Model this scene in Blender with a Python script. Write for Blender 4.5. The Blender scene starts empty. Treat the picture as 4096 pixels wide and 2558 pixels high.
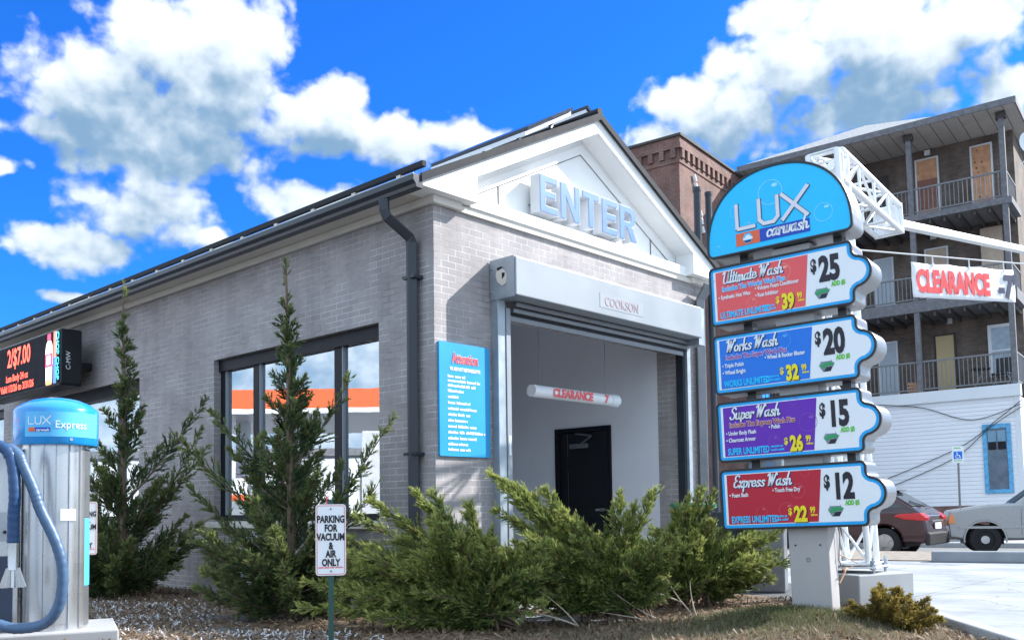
import bpy, math, random
import numpy as np
from mathutils import Vector, Matrix
R = math.radians
random.seed(7); RNG = np.random.default_rng(7)
SC = bpy.context.scene
COL = SC.collection

# ------------------------------------------------------------ camera
cam = bpy.data.cameras.new('camera'); cam_o = bpy.data.objects.new('camera', cam); COL.objects.link(cam_o)
cam.sensor_width = 36; cam.lens = 32.695; cam.shift_y = 0.13706
cam.clip_start = 0.05; cam.clip_end = 3000
_yaw, _pitch, _roll = R(42.916), R(2.9723), R(-0.7874)
_f = Vector((math.cos(_pitch)*math.cos(_yaw), math.cos(_pitch)*math.sin(_yaw), math.sin(_pitch)))
_r = Vector((math.sin(_yaw), -math.cos(_yaw), 0)); _u = _r.cross(_f)
_c, _s = math.cos(_roll), math.sin(_roll)
_r2 = _c*_r + _s*_u; _u2 = -_s*_r + _c*_u
M = Matrix((_r2, _u2, -_f)).transposed().to_4x4(); M.translation = (-6.2635, -6.8629, 1.05)
cam_o.matrix_world = M
SC.camera = cam_o

# ------------------------------------------------------------ light
SUN_AZ, SUN_EL = -30.0, 36.0          # direction towards the sun, degrees from +X
sun = bpy.data.lights.new('sun', 'SUN'); sun.energy = 2.35; sun.angle = R(0.5); sun.color = (1.0, 0.975, 0.935)
sun_o = bpy.data.objects.new('sun', sun); COL.objects.link(sun_o)
sd = Vector((math.cos(R(SUN_EL))*math.cos(R(SUN_AZ)), math.cos(R(SUN_EL))*math.sin(R(SUN_AZ)), math.sin(R(SUN_EL))))
sun_o.rotation_euler = sd.to_track_quat('Z', 'Y').to_euler(); sun_o.location = (30, -20, 30)

SC.view_settings.view_transform = 'Standard'; SC.view_settings.look = 'None'
SC.view_settings.exposure = 2.05; SC.view_settings.gamma = 1.0

world = bpy.data.worlds.new('World'); SC.world = world; world.use_nodes = True
world.cycles.sampling_method = 'MANUAL'; world.cycles.sample_map_resolution = 256
W = world.node_tree; W.nodes.clear()
def nn(t, ty, **k):
    n = t.nodes.new(ty)
    for a, b in k.items(): setattr(n, a, b)
    return n
def mth(t, op, a, b=None, c=None, clamp=False):
    n = t.nodes.new('ShaderNodeMath'); n.operation = op; n.use_clamp = clamp
    for i, q in enumerate((a, b, c)):
        if q is None: continue
        if isinstance(q, (int, float)): n.inputs[i].default_value = q
        else: t.links.new(q, n.inputs[i])
    return n.outputs[0]
def vmth(t, op, a, b=None):
    n = t.nodes.new('ShaderNodeVectorMath'); n.operation = op
    for i, q in enumerate((a, b)):
        if q is None: continue
        if isinstance(q, tuple): n.inputs[i].default_value = q
        else: t.links.new(q, n.inputs[i])
    return n.outputs['Value'] if op == 'LENGTH' else n.outputs[0]
# each cumulus is a cluster of puffs: azimuth, elevation, half width, half height (radians)
CLOUDS = [(1.165,.412,.060,.026),(1.100,.447,.075,.040),(1.040,.462,.050,.042),(1.145,.384,.105,.026),(1.215,.360,.050,.014),(1.125,.362,.095,.030),(1.048,.408,.050,.034),
 (.935,.418,.030,.024),(.950,.388,.050,.026),(.880,.382,.075,.020),(.800,.386,.060,.016),(1.130,.293,.070,.026),(1.190,.258,.046,.020),(1.100,.305,.040,.018),
 (1.066,.279,.016,.010),(.959,.322,.055,.016),(1.25,.324,.020,.009),(1.193,.209,.018,.006),(.520,.445,.020,.016),(.555,.415,.038,.024),
 (.505,.392,.070,.030),(.440,.432,.060,.028),(.450,.480,.040,.018),(.385,.462,.080,.030),(.335,.423,.070,.038),(.375,.394,.080,.030),(.262,.440,.040,.030),(.248,.373,.025,.018),(.575,.372,.040,.018)]
G = bpy.data.node_groups.new('cloud_field', 'ShaderNodeTree')
G.interface.new_socket('P', in_out='INPUT', socket_type='NodeSocketVector')
G.interface.new_socket('D', in_out='OUTPUT', socket_type='NodeSocketFloat')
gi = G.nodes.new('NodeGroupInput'); go = G.nodes.new('NodeGroupOutput')
pv = gi.outputs[0]
def noise(t, vec, scale, det=3, rough=.5):
    n = nn(t, 'ShaderNodeTexNoise'); n.inputs['Scale'].default_value = scale; n.inputs['Detail'].default_value = det; n.inputs['Roughness'].default_value = rough
    t.links.new(vec, n.inputs['Vector']); return n
wn = noise(G, pv, 20, 4)
pw = vmth(G, 'ADD', pv, vmth(G, 'MULTIPLY', vmth(G, 'SUBTRACT', wn.outputs['Color'], (.5, .5, .5)), (.040, .024, 0)))
acc = None
for (a, e, ra, re) in CLOUDS:
    d = vmth(G, 'LENGTH', vmth(G, 'MULTIPLY', vmth(G, 'SUBTRACT', pw, (a, e, 0)), (1/(ra*1.17), 1/(re*1.22), 0)))
    acc = d if acc is None else mth(G, 'SMOOTH_MIN', acc, d, .24)
core = mth(G, 'SUBTRACT', 1.0, acc)
# unseen rest of the sky carries cumulus, thickened to lift the ambient light
big = noise(G, vmth(G, 'MULTIPLY', pv, (1, 2.2, 1)), 2.6, 2)
sep = nn(G, 'ShaderNodeSeparateXYZ'); G.links.new(pv, sep.inputs[0])
ab = mth(G, 'ABSOLUTE', mth(G, 'SUBTRACT', sep.outputs[0], .75))
farm = mth(G, 'MULTIPLY', mth(G, 'SUBTRACT', ab, .6), 5.0, clamp=True)
high = mth(G, 'MULTIPLY', mth(G, 'SUBTRACT', sep.outputs[1], .60), 5.0, clamp=True)
farm = mth(G, 'MAXIMUM', farm, high)
bg = mth(G, 'ADD', mth(G, 'MULTIPLY', mth(G, 'SUBTRACT', big.outputs[0], .5), 4.0), .75)
bg = mth(G, 'SUBTRACT', mth(G, 'MULTIPLY', mth(G, 'ADD', bg, 3.0), farm), 3.0)
core = mth(G, 'MAXIMUM', mth(G, 'MAXIMUM', core, bg), -1.2)
core = mth(G, 'MINIMUM', core, .75)
# cauliflower edge: rounded cells at three sizes, then fine fray
vwn = noise(G, pv, 45, 3)
vp = vmth(G, 'ADD', vmth(G, 'MULTIPLY', pv, (1, 1.2, 0)), vmth(G, 'MULTIPLY', vmth(G, 'SUBTRACT', vwn.outputs['Color'], (.5, .5, .5)), (.022, .022, 0)))
dd = core
for sc_, am in ((17, .62), (38, .34), (80, .18)):
    vo = nn(G, 'ShaderNodeTexVoronoi', feature='SMOOTH_F1', voronoi_dimensions='2D'); vo.inputs['Scale'].default_value = sc_; vo.inputs['Smoothness'].default_value = .35
    G.links.new(vp, vo.inputs['Vector']); dd = mth(G, 'ADD', dd, mth(G, 'MULTIPLY', mth(G, 'SUBTRACT', .40, vo.outputs['Distance']), am*1.25))
fn = noise(G, vmth(G, 'MULTIPLY', pv, (1, 1.3, 1)), 34, 9, .60)
dd = mth(G, 'ADD', dd, mth(G, 'MULTIPLY', mth(G, 'SUBTRACT', fn.outputs[0], .5), .75))
G.links.new(dd, go.inputs[0])

tc = nn(W, 'ShaderNodeTexCoord'); sx = nn(W, 'ShaderNodeSeparateXYZ'); W.links.new(tc.outputs['Generated'], sx.inputs[0])
az = mth(W, 'ARCTAN2', sx.outputs[1], sx.outputs[0]); el = mth(W, 'ARCSINE', sx.outputs[2])
cb = nn(W, 'ShaderNodeCombineXYZ'); W.links.new(az, cb.inputs[0]); W.links.new(el, cb.inputs[1])
def field(off):
    g = W.nodes.new('ShaderNodeGroup'); g.node_tree = G
    W.links.new(vmth(W, 'ADD', cb.outputs[0], off), g.inputs[0]); return g.outputs[0]
f0 = field((0, 0, 0)); f1 = field((-.006, .014, 0)); f2 = field((-.010, .048, 0))
cover = nn(W, 'ShaderNodeMapRange', interpolation_type='SMOOTHSTEP'); W.links.new(f0, cover.inputs[0])
cover.inputs['From Min'].default_value = -.22; cover.inputs['From Max'].default_value = .32
# light comes from above: cloud standing over a point shades it
def clampf(v): return mth(W, 'MINIMUM', mth(W, 'MAXIMUM', v, -.35), 1.0)
sh = mth(W, 'ADD', mth(W, 'MULTIPLY', mth(W, 'SUBTRACT', clampf(f1), clampf(f0)), .60), mth(W, 'MULTIPLY', clampf(f2), .80))
# each bank is brighter towards its crown and greyer towards its flat base
gn = noise(W, cb.outputs[0], 9, 3)
gp = vmth(W, 'ADD', cb.outputs[0], vmth(W, 'MULTIPLY', vmth(W, 'SUBTRACT', gn.outputs['Color'], (.5, .5, .5)), (.05, .05, 0)))
gs = None
for (a, e, ra, re) in ((1.11, .418, .17, .080), (.90, .392, .13, .034), (1.14, .292, .11, .040), (.50, .400, .12, .050), (.34, .425, .12, .055)):
    v = vmth(W, 'MULTIPLY', vmth(W, 'SUBTRACT', gp, (a, e, 0)), (1/ra, 1/re, 0)); ss = nn(W, 'ShaderNodeSeparateXYZ'); W.links.new(v, ss.inputs[0])
    wgt = mth(W, 'MAXIMUM', mth(W, 'SUBTRACT', 1.35, vmth(W, 'LENGTH', v)), 0.0); wgt = mth(W, 'MINIMUM', wgt, .6)
    q = mth(W, 'MULTIPLY', wgt, mth(W, 'SUBTRACT', ss.outputs[1], .05)); gs = q if gs is None else mth(W, 'ADD', gs, q)
sh = mth(W, 'SUBTRACT', sh, mth(W, 'MULTIPLY', gs, 1.05))
lit = nn(W, 'ShaderNodeMapRange', interpolation_type='SMOOTHSTEP'); W.links.new(sh, lit.inputs[0])
lit.inputs['From Min'].default_value = 1.22; lit.inputs['From Max'].default_value = -.48
sky = nn(W, 'ShaderNodeTexSky', sky_type='NISHITA'); sky.sun_disc = False
sky.sun_elevation = R(SUN_EL); sky.sun_rotation = R(90 - SUN_AZ); sky.air_density = 1.0; sky.dust_density = .4; sky.ozone_density = 2.5
tint = nn(W, 'ShaderNodeMix', data_type='RGBA', blend_type='MULTIPLY'); tint.inputs[0].default_value = 1
W.links.new(sky.outputs[0], tint.inputs[6]); tint.inputs[7].default_value = (.036, .186, .462, 1)
ccol = nn(W, 'ShaderNodeMix', data_type='RGBA'); W.links.new(lit.outputs[0], ccol.inputs[0])
ccol.inputs[6].default_value = (.42, .72, 1.08, 1); ccol.inputs[7].default_value = (1.66, 1.82, 1.95, 1)
# unseen cloud to the sides, behind and overhead is brightened for more fill light
out_ = mth(W, 'MAXIMUM', mth(W, 'MULTIPLY', mth(W, 'SUBTRACT', mth(W, 'ABSOLUTE', mth(W, 'SUBTRACT', az, .75)), .62), 3.0, clamp=True), mth(W, 'MULTIPLY', mth(W, 'SUBTRACT', el, .62), 4.0, clamp=True))
cbr = nn(W, 'ShaderNodeMix', data_type='RGBA', blend_type='MULTIPLY'); cbr.inputs[0].default_value = 1; W.links.new(ccol.outputs[2], cbr.inputs[6]); W.links.new(mth(W, 'ADD', mth(W, 'MULTIPLY', out_, .88), 1.0), cbr.inputs[7])
mixc = nn(W, 'ShaderNodeMix', data_type='RGBA'); W.links.new(cover.outputs[0], mixc.inputs[0])
W.links.new(tint.outputs[2], mixc.inputs[6]); W.links.new(cbr.outputs[2], mixc.inputs[7])
bgn = nn(W, 'ShaderNodeBackground'); bgn.inputs['Strength'].default_value = .15
W.links.new(mixc.outputs[2], bgn.inputs[0])
wo = nn(W, 'ShaderNodeOutputWorld'); W.links.new(bgn.outputs[0], wo.inputs[0])

# ------------------------------------------------------------ materials
def lin(h):
    h = h.lstrip('#'); o = []
    for i in (0, 2, 4):
        c = int(h[i:i+2], 16)/255; o.append(c/12.92 if c <= .04045 else ((c+.055)/1.055)**2.4)
    return tuple(o)
def mat(name, col, rough=.6, metal=0, var=.12, vscale=6, bump=0, bscale=60, spec=.5, emit=0, coat=0):
    m = bpy.data.materials.new(name); m.use_nodes = True; t = m.node_tree; p = t.nodes['Principled BSDF']
    p.inputs['Roughness'].default_value = rough; p.inputs['Metallic'].default_value = metal
    p.inputs['Specular IOR Level'].default_value = spec; p.inputs['Coat Weight'].default_value = coat
    p.inputs['Base Color'].default_value = (*col, 1)
    if var > 0:
        tc = nn(t, 'ShaderNodeTexCoord'); n = nn(t, 'ShaderNodeTexNoise'); n.inputs['Scale'].default_value = vscale; n.inputs['Detail'].default_value = 5
        t.links.new(tc.outputs['Object'], n.inputs['Vector'])
        r = nn(t, 'ShaderNodeMapRange'); t.links.new(n.outputs[0], r.inputs[0]); r.inputs['From Min'].default_value = .25; r.inputs['From Max'].default_value = .75
        r.inputs['To Min'].default_value = 1-var; r.inputs['To Max'].default_value = 1+var
        mx = nn(t, 'ShaderNodeMix', data_type='RGBA', blend_type='MULTIPLY'); mx.inputs[0].default_value = 1
        mx.inputs[6].default_value = (*col, 1); t.links.new(r.outputs[0], mx.inputs[7]); t.links.new(mx.outputs[2], p.inputs['Base Color'])
        rr = nn(t, 'ShaderNodeMapRange'); t.links.new(n.outputs[0], rr.inputs[0]); rr.inputs['To Min'].default_value = max(.02, rough-.12); rr.inputs['To Max'].default_value = min(1, rough+.12)
        t.links.new(rr.outputs[0], p.inputs['Roughness'])
    if bump > 0:
        tc = nn(t, 'ShaderNodeTexCoord'); n = nn(t, 'ShaderNodeTexNoise'); n.inputs['Scale'].default_value = bscale; n.inputs['Detail'].default_value = 4
        t.links.new(tc.outputs['Object'], n.inputs['Vector'])
        b = nn(t, 'ShaderNodeBump'); b.inputs['Strength'].default_value = bump; b.inputs['Distance'].default_value = .01
        t.links.new(n.outputs[0], b.inputs['Height']); t.links.new(b.outputs[0], p.inputs['Normal'])
    if emit > 0:
        p.inputs['Emission Color'].default_value = (*col, 1); p.inputs['Emission Strength'].default_value = emit
    return m
def brick(name, c1, c2, mortar, bw=.203, rh=.0677, ms=.006, bump=.35, stain=.18, bias=0.0):
    m = mat(name, c1, .85, var=0); t = m.node_tree; p = t.nodes['Principled BSDF']
    uv = nn(t, 'ShaderNodeUVMap'); b = nn(t, 'ShaderNodeTexBrick'); b.inputs['Scale'].default_value = 1
    b.inputs['Brick Width'].default_value = bw; b.inputs['Row Height'].default_value = rh; b.inputs['Mortar Size'].default_value = ms
    b.inputs['Mortar Smooth'].default_value = .15; b.inputs['Bias'].default_value = bias
    b.inputs['Color1'].default_value = (*c1, 1); b.inputs['Color2'].default_value = (*c2, 1); b.inputs['Mortar'].default_value = (*mortar, 1)
    n0 = nn(t, 'ShaderNodeTexNoise'); n0.inputs['Scale'].default_value = 14; t.links.new(uv.outputs[0], n0.inputs['Vector'])
    wob = vmth(t, 'ADD', uv.outputs[0], vmth(t, 'MULTIPLY', vmth(t, 'SUBTRACT', n0.outputs['Color'], (.5, .5, .5)), (.008, .006, 0)))
    t.links.new(wob, b.inputs['Vector'])
    n = nn(t, 'ShaderNodeTexNoise'); n.inputs['Scale'].default_value = 1.1; n.inputs['Detail'].default_value = 6; n.inputs['Roughness'].default_value = .62
    t.links.new(uv.outputs[0], n.inputs['Vector'])
    r = nn(t, 'ShaderNodeMapRange'); t.links.new(n.outputs[0], r.inputs[0]); r.inputs['From Min'].default_value = .3; r.inputs['From Max'].default_value = .7
    r.inputs['To Min'].default_value = 1-stain; r.inputs['To Max'].default_value = 1+stain
    pn_ = nn(t, 'ShaderNodeTexNoise'); pn_.inputs['Scale'].default_value = 2.3; pn_.inputs['Detail'].default_value = 5; t.links.new(uv.outputs[0], pn_.inputs['Vector'])
    pr_ = nn(t, 'ShaderNodeMapRange'); t.links.new(pn_.outputs[0], pr_.inputs[0]); pr_.inputs['From Min'].default_value = .36; pr_.inputs['From Max'].default_value = .58
    pm_ = nn(t, 'ShaderNodeMix', data_type='RGBA'); t.links.new(pr_.outputs[0], pm_.inputs[0]); pm_.inputs[6].default_value = (*[q*.92 for q in c2], 1); pm_.inputs[7].default_value = (*mortar, 1); t.links.new(pm_.outputs[2], b.inputs['Mortar'])
    # rain streaks: noise drawn out down the wall
    sk = nn(t, 'ShaderNodeTexNoise'); sk.inputs['Scale'].default_value = 1; sk.inputs['Detail'].default_value = 6; t.links.new(vmth(t, 'MULTIPLY', uv.outputs[0], (5.5, .35, 1)), sk.inputs['Vector'])
    skr = nn(t, 'ShaderNodeMapRange'); t.links.new(sk.outputs[0], skr.inputs[0]); skr.inputs['From Min'].default_value = .35; skr.inputs['From Max'].default_value = .7; skr.inputs['To Min'].default_value = .90; skr.inputs['To Max'].default_value = 1.07
    r2_ = mth(t, 'MULTIPLY', r.outputs[0], skr.outputs[0])
    mx = nn(t, 'ShaderNodeMix', data_type='RGBA', blend_type='MULTIPLY'); mx.inputs[0].default_value = 1
    t.links.new(b.outputs['Color'], mx.inputs[6]); t.links.new(r2_, mx.inputs[7]); t.links.new(mx.outputs[2], p.inputs['Base Color'])
    h = mth(t, 'SUBTRACT', 1.0, b.outputs['Fac'])
    n2 = nn(t, 'ShaderNodeTexNoise'); n2.inputs['Scale'].default_value = 90; t.links.new(uv.outputs[0], n2.inputs['Vector'])
    h = mth(t, 'ADD', h, mth(t, 'MULTIPLY', n2.outputs[0], .25))
    bp = nn(t, 'ShaderNodeBump'); bp.inputs['Strength'].default_value = bump; bp.inputs['Distance'].default_value = .008
    t.links.new(h, bp.inputs['Height']); t.links.new(bp.outputs[0], p.inputs['Normal'])
    return m
def glass(name, refl=.52, tintc=(.80, .86, .88)):
    m = bpy.data.materials.new(name); m.use_nodes = True; t = m.node_tree; t.nodes.remove(t.nodes['Principled BSDF'])
    out = t.nodes['Material Output']; g = nn(t, 'ShaderNodeBsdfGlossy'); g.inputs['Roughness'].default_value = .0; g.inputs['Color'].default_value = (.92, .96, 1, 1)
    tr = nn(t, 'ShaderNodeBsdfTransparent'); tr.inputs[0].default_value = (*tintc, 1)
    fr = nn(t, 'ShaderNodeFresnel'); fr.inputs[0].default_value = 1.5
    fac = mth(t, 'ADD', mth(t, 'MULTIPLY', fr.outputs[0], 1-refl), refl, clamp=True)
    n = nn(t, 'ShaderNodeTexNoise'); n.inputs['Scale'].default_value = 1.2; tcn = nn(t, 'ShaderNodeTexCoord'); t.links.new(tcn.outputs['Object'], n.inputs['Vector'])
    b = nn(t, 'ShaderNodeBump'); b.inputs['Strength'].default_value = .03; b.inputs['Distance'].default_value = .02; t.links.new(n.outputs[0], b.inputs['Height']); t.links.new(b.outputs[0], g.inputs['Normal'])
    mx = nn(t, 'ShaderNodeMixShader'); t.links.new(fac, mx.inputs[0]); t.links.new(tr.outputs[0], mx.inputs[1]); t.links.new(g.outputs[0], mx.inputs[2]); t.links.new(mx.outputs[0], out.inputs[0])
    return m
def leafmat(name, c0, c1, dead=(.19, .14, .065)):
    m = mat(name, c0, .62, var=0, spec=.3); t = m.node_tree; p = t.nodes['Principled BSDF']
    at = nn(t, 'ShaderNodeAttribute', attribute_name='age'); tc = nn(t, 'ShaderNodeTexCoord')
    n = nn(t, 'ShaderNodeTexNoise'); n.inputs['Scale'].default_value = 5; n.inputs['Detail'].default_value = 3; t.links.new(tc.outputs['Object'], n.inputs['Vector'])
    f = mth(t, 'ADD', at.outputs['Fac'], mth(t, 'MULTIPLY', mth(t, 'SUBTRACT', n.outputs[0], .5), .9), clamp=True)
    mx = nn(t, 'ShaderNodeMix', data_type='RGBA'); t.links.new(f, mx.inputs[0]); mx.inputs[6].default_value = (*c0, 1); mx.inputs[7].default_value = (*c1, 1)
    bn = nn(t, 'ShaderNodeTexNoise'); bn.inputs['Scale'].default_value = 7; bn.inputs['Detail'].default_value = 4; t.links.new(vmth(t, 'ADD', tc.outputs['Object'], (7.3, 2.1, 5.5)), bn.inputs['Vector'])
    br_ = nn(t, 'ShaderNodeMapRange'); t.links.new(bn.outputs[0], br_.inputs[0]); br_.inputs['From Min'].default_value = .58; br_.inputs['From Max'].default_value = .74; br_.inputs['To Max'].default_value = .75
    m0 = mx; mx = nn(t, 'ShaderNodeMix', data_type='RGBA'); t.links.new(br_.outputs[0], mx.inputs[0]); t.links.new(m0.outputs[2], mx.inputs[6]); mx.inputs[7].default_value = (*dead, 1)
    t.links.new(mx.outputs[2], p.inputs['Base Color'])
    tl = nn(t, 'ShaderNodeBsdfTranslucent'); t.links.new(mx.outputs[2], tl.inputs[0]); ms = nn(t, 'ShaderNodeMixShader'); ms.inputs[0].default_value = .38
    t.links.new(p.outputs[0], ms.inputs[1]); t.links.new(tl.outputs[0], ms.inputs[2]); t.links.new(ms.outputs[0], t.nodes['Material Output'].inputs[0])
    return m

BRICK = brick('painted_brick', (.365, .335, .335), (.315, .29, .292), (.56, .54, .55), ms=.0056, bump=1.0)
WHITE = mat('white_trim_paint', (.85, .85, .84), .55, var=.03, vscale=3, bump=.05)
CREAM = mat('cream_trim_paint', (.66, .62, .56), .6, var=.06, vscale=3)
GUTTER = mat('black_gutter_metal', (.022, .027, .038), .35, var=.2, vscale=5)
BLACKF = mat('black_window_frame', (.010, .012, .018), .45, var=.2, spec=.2)
SEAM = mat('dark_seam', (.10, .10, .10), .8, var=0)
ROOF = mat('grey_standing_roof', (.19, .20, .22), .5, var=.15, bump=.2)
DARKROOF = mat('dark_roof_edge', (.030, .032, .038), .7, var=.2, spec=.15)
GLASS = glass('window_glass')
HOOD = mat('galvanised_hood', (.265, .295, .33), .45, metal=.15, var=.05, vscale=2)
STEEL = mat('galvanised_steel', (.36, .41, .46), .4, metal=.5, var=.12, vscale=8)
GREYWALL = mat('grey_wall_panel', (.78, .80, .86), .55, var=.04, vscale=1.5)
CONC = mat('pale_concrete', (.33, .335, .345), .85, var=.14, vscale=1.3, bump=.25, bscale=90)
DOORBLK = mat('black_door_paint', (.008, .009, .012), .35, var=.15)
MID = mat('mid_grey_metal', (.22, .23, .25), .4, metal=.6, var=.1)
CHROME = mat('brushed_stainless', (.62, .62, .63), .28, metal=.85, var=.05, vscale=3)
SILVERC = mat('satin_silver_cabinet', (.27, .275, .29), .34, metal=.85, var=.05)
BLKTRIM = mat('black_sign_trim', (.012, .013, .016), .35, var=.1)
def ink(n, h, k=1.0, rough=.35): return mat(n, tuple(c*k for c in lin(h)), rough, var=.03, vscale=8, spec=.4)
I_CYAN = ink('print_cyan', '16a9f0'); I_SKY = ink('print_sky_blue', '1cc4fc'); I_WHITE = mat('print_white', (.80, .84, .88), .4, var=.02)
I_RED = ink('print_coral_red', 'e65a5c'); I_BLUE = ink('print_blue', '0f74dc'); I_PURPLE = ink('print_purple', '6422ae'); I_CRIM = ink('print_crimson', 'b81a32')
I_NAVY = ink('print_navy', '142a66'); I_DKBLUE = ink('print_deep_blue', '1548b8'); I_BLACK = ink('print_black', '201c28'); I_YEL = ink('print_yellow', 'f2de1c')
I_GREEN = ink('print_lime', '5cc42e'); I_ORANGE = ink('print_orange', 'e2673f'); I_MAG = ink('print_violet', '8a1fa0'); I_DKRED = ink('print_dark_red', 'a3161c')
I_SILVER = mat('print_silver', (.74, .72, .77), .4, var=.05); I_GREY = ink('print_grey', '7f8b9c'); I_TEAL = ink('print_green_teal', '2f9a5e')
LETBLUE = mat('blue_letter_face', (.055, .17, .47), .45, var=.04); LETGREY = mat('white_letter_return', (.70, .72, .76), .5, var=.03)
BUB = {}
def bubmat(key, col):
    if key not in BUB: BUB[key] = mat('print_bubble_'+key, col, .35, var=.15, vscale=30)
    return BUB[key]
PLY = mat('plywood_board', (.56, .30, .17), .8, var=.25, vscale=5); PLY2 = mat('pale_plywood_board', (.52, .42, .33), .8, var=.15, vscale=4)
SIDING = mat('white_vinyl_siding', (.66, .70, .74), .55, var=.05, vscale=1.0)
APT = brick('dark_stained_brick', (.155, .115, .092), (.105, .083, .072), (.165, .14, .125), .21, .072, .010, .3, .4)
REDBRK = brick('old_red_brick', (.20, .10, .08), (.145, .075, .065), (.23, .18, .16), .21, .072, .009, .3, .3)
TIMBER = mat('weathered_grey_timber', (.15, .15, .165), .8, var=.3, vscale=9); DKTIMB = mat('dark_timber', (.06, .055, .055), .8, var=.3, vscale=9)
RAILM = mat('grey_rail_metal', (.17, .175, .19), .5, var=.1)
SOFFIT = mat('painted_board_soffit', (.42, .40, .38), .7, var=.1)
SHINGLE = mat('weathered_shingle', (.34, .34, .35), .9, var=.3, vscale=14, bump=.5, bscale=30)
TRUSSM = mat('white_truss_aluminium', (.78, .80, .82), .35, metal=.25, var=.03)
POLEW = mat('white_pole_paint', (.72, .74, .76), .45, var=.05)
RUBBER = mat('tyre_rubber', (.012, .012, .013), .8, var=.2)
GREENP = mat('green_post_paint', (.015, .07, .06), .5, var=.2)
WOOD = mat('juniper_bark', (.16, .11, .075), .9, var=.3, vscale=30); DEADW = mat('dead_twig', (.42, .36, .28), .9, var=.25, vscale=30)
LEAF = leafmat('juniper_foliage', (.095, .155, .046), (.47, .49, .145)); LEAFT = leafmat('shaded_juniper_foliage', (.065, .115, .050), (.32, .35, .12))  # LEAFT: shade on the upright trees is put into its darker colour
LEAFG = leafmat('golden_foliage', (.16, .13, .03), (.42, .31, .08))
EMI = {}
def screen(n, h, e):
    m = mat('screen_'+n, lin(h), .3, var=0, emit=e); return m
S_BLACK = mat('screen_black', (.014, .013, .02), .7, var=.05, spec=.12); S_RED = screen('red', 'ff4a2c', .9); S_CYAN = screen('cyan', '30d0f0', .7); S_WHITE = screen('white', 'f4f0f4', .7)
S_PINK = screen('pink', 'd82850', .7); S_ORG = screen('orange', 'e0705a', .6); S_BLUE = screen('blue', '3a6ad0', .6); S_TAN = screen('tan', 'c8884a', .6)

# ------------------------------------------------------------ mesh helpers
def setp(o, label=None, cat=None, group=None, kind=None):
    if label: o['label'] = label
    if cat: o['category'] = cat
    if group: o['group'] = group
    if kind: o['kind'] = kind
    return o
def thing(name, label, cat, loc=(0, 0, 0), rot=(0, 0, 0), group=None):
    o = bpy.data.objects.new(name, None); COL.objects.link(o); o.location = loc; o.rotation_euler = rot; o.empty_display_size = .2
    return setp(o, label, cat, group)
def boxuv(me):
    n = len(me.loops)
    if n == 0: return
    uvl = me.uv_layers.new(name='UVMap')
    co = np.empty(len(me.vertices)*3, np.float32); me.vertices.foreach_get('co', co); co = co.reshape(-1, 3)
    vi = np.empty(n, np.int32); me.loops.foreach_get('vertex_index', vi)
    pn = np.empty(len(me.polygons)*3, np.float32); me.polygons.foreach_get('normal', pn); pn = np.abs(pn.reshape(-1, 3))
    lt = np.empty(len(me.polygons), np.int32); me.polygons.foreach_get('loop_total', lt)
    ax = np.repeat(np.argmax(pn*np.array([1, 1, 1.01]), 1), lt); c = co[vi]
    u = np.where(ax == 0, c[:, 1], c[:, 0]); v = np.where(ax == 2, c[:, 1], c[:, 2])
    uvl.data.foreach_set('uv', np.stack([u, v], 1).astype(np.float32).ravel())
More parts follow.
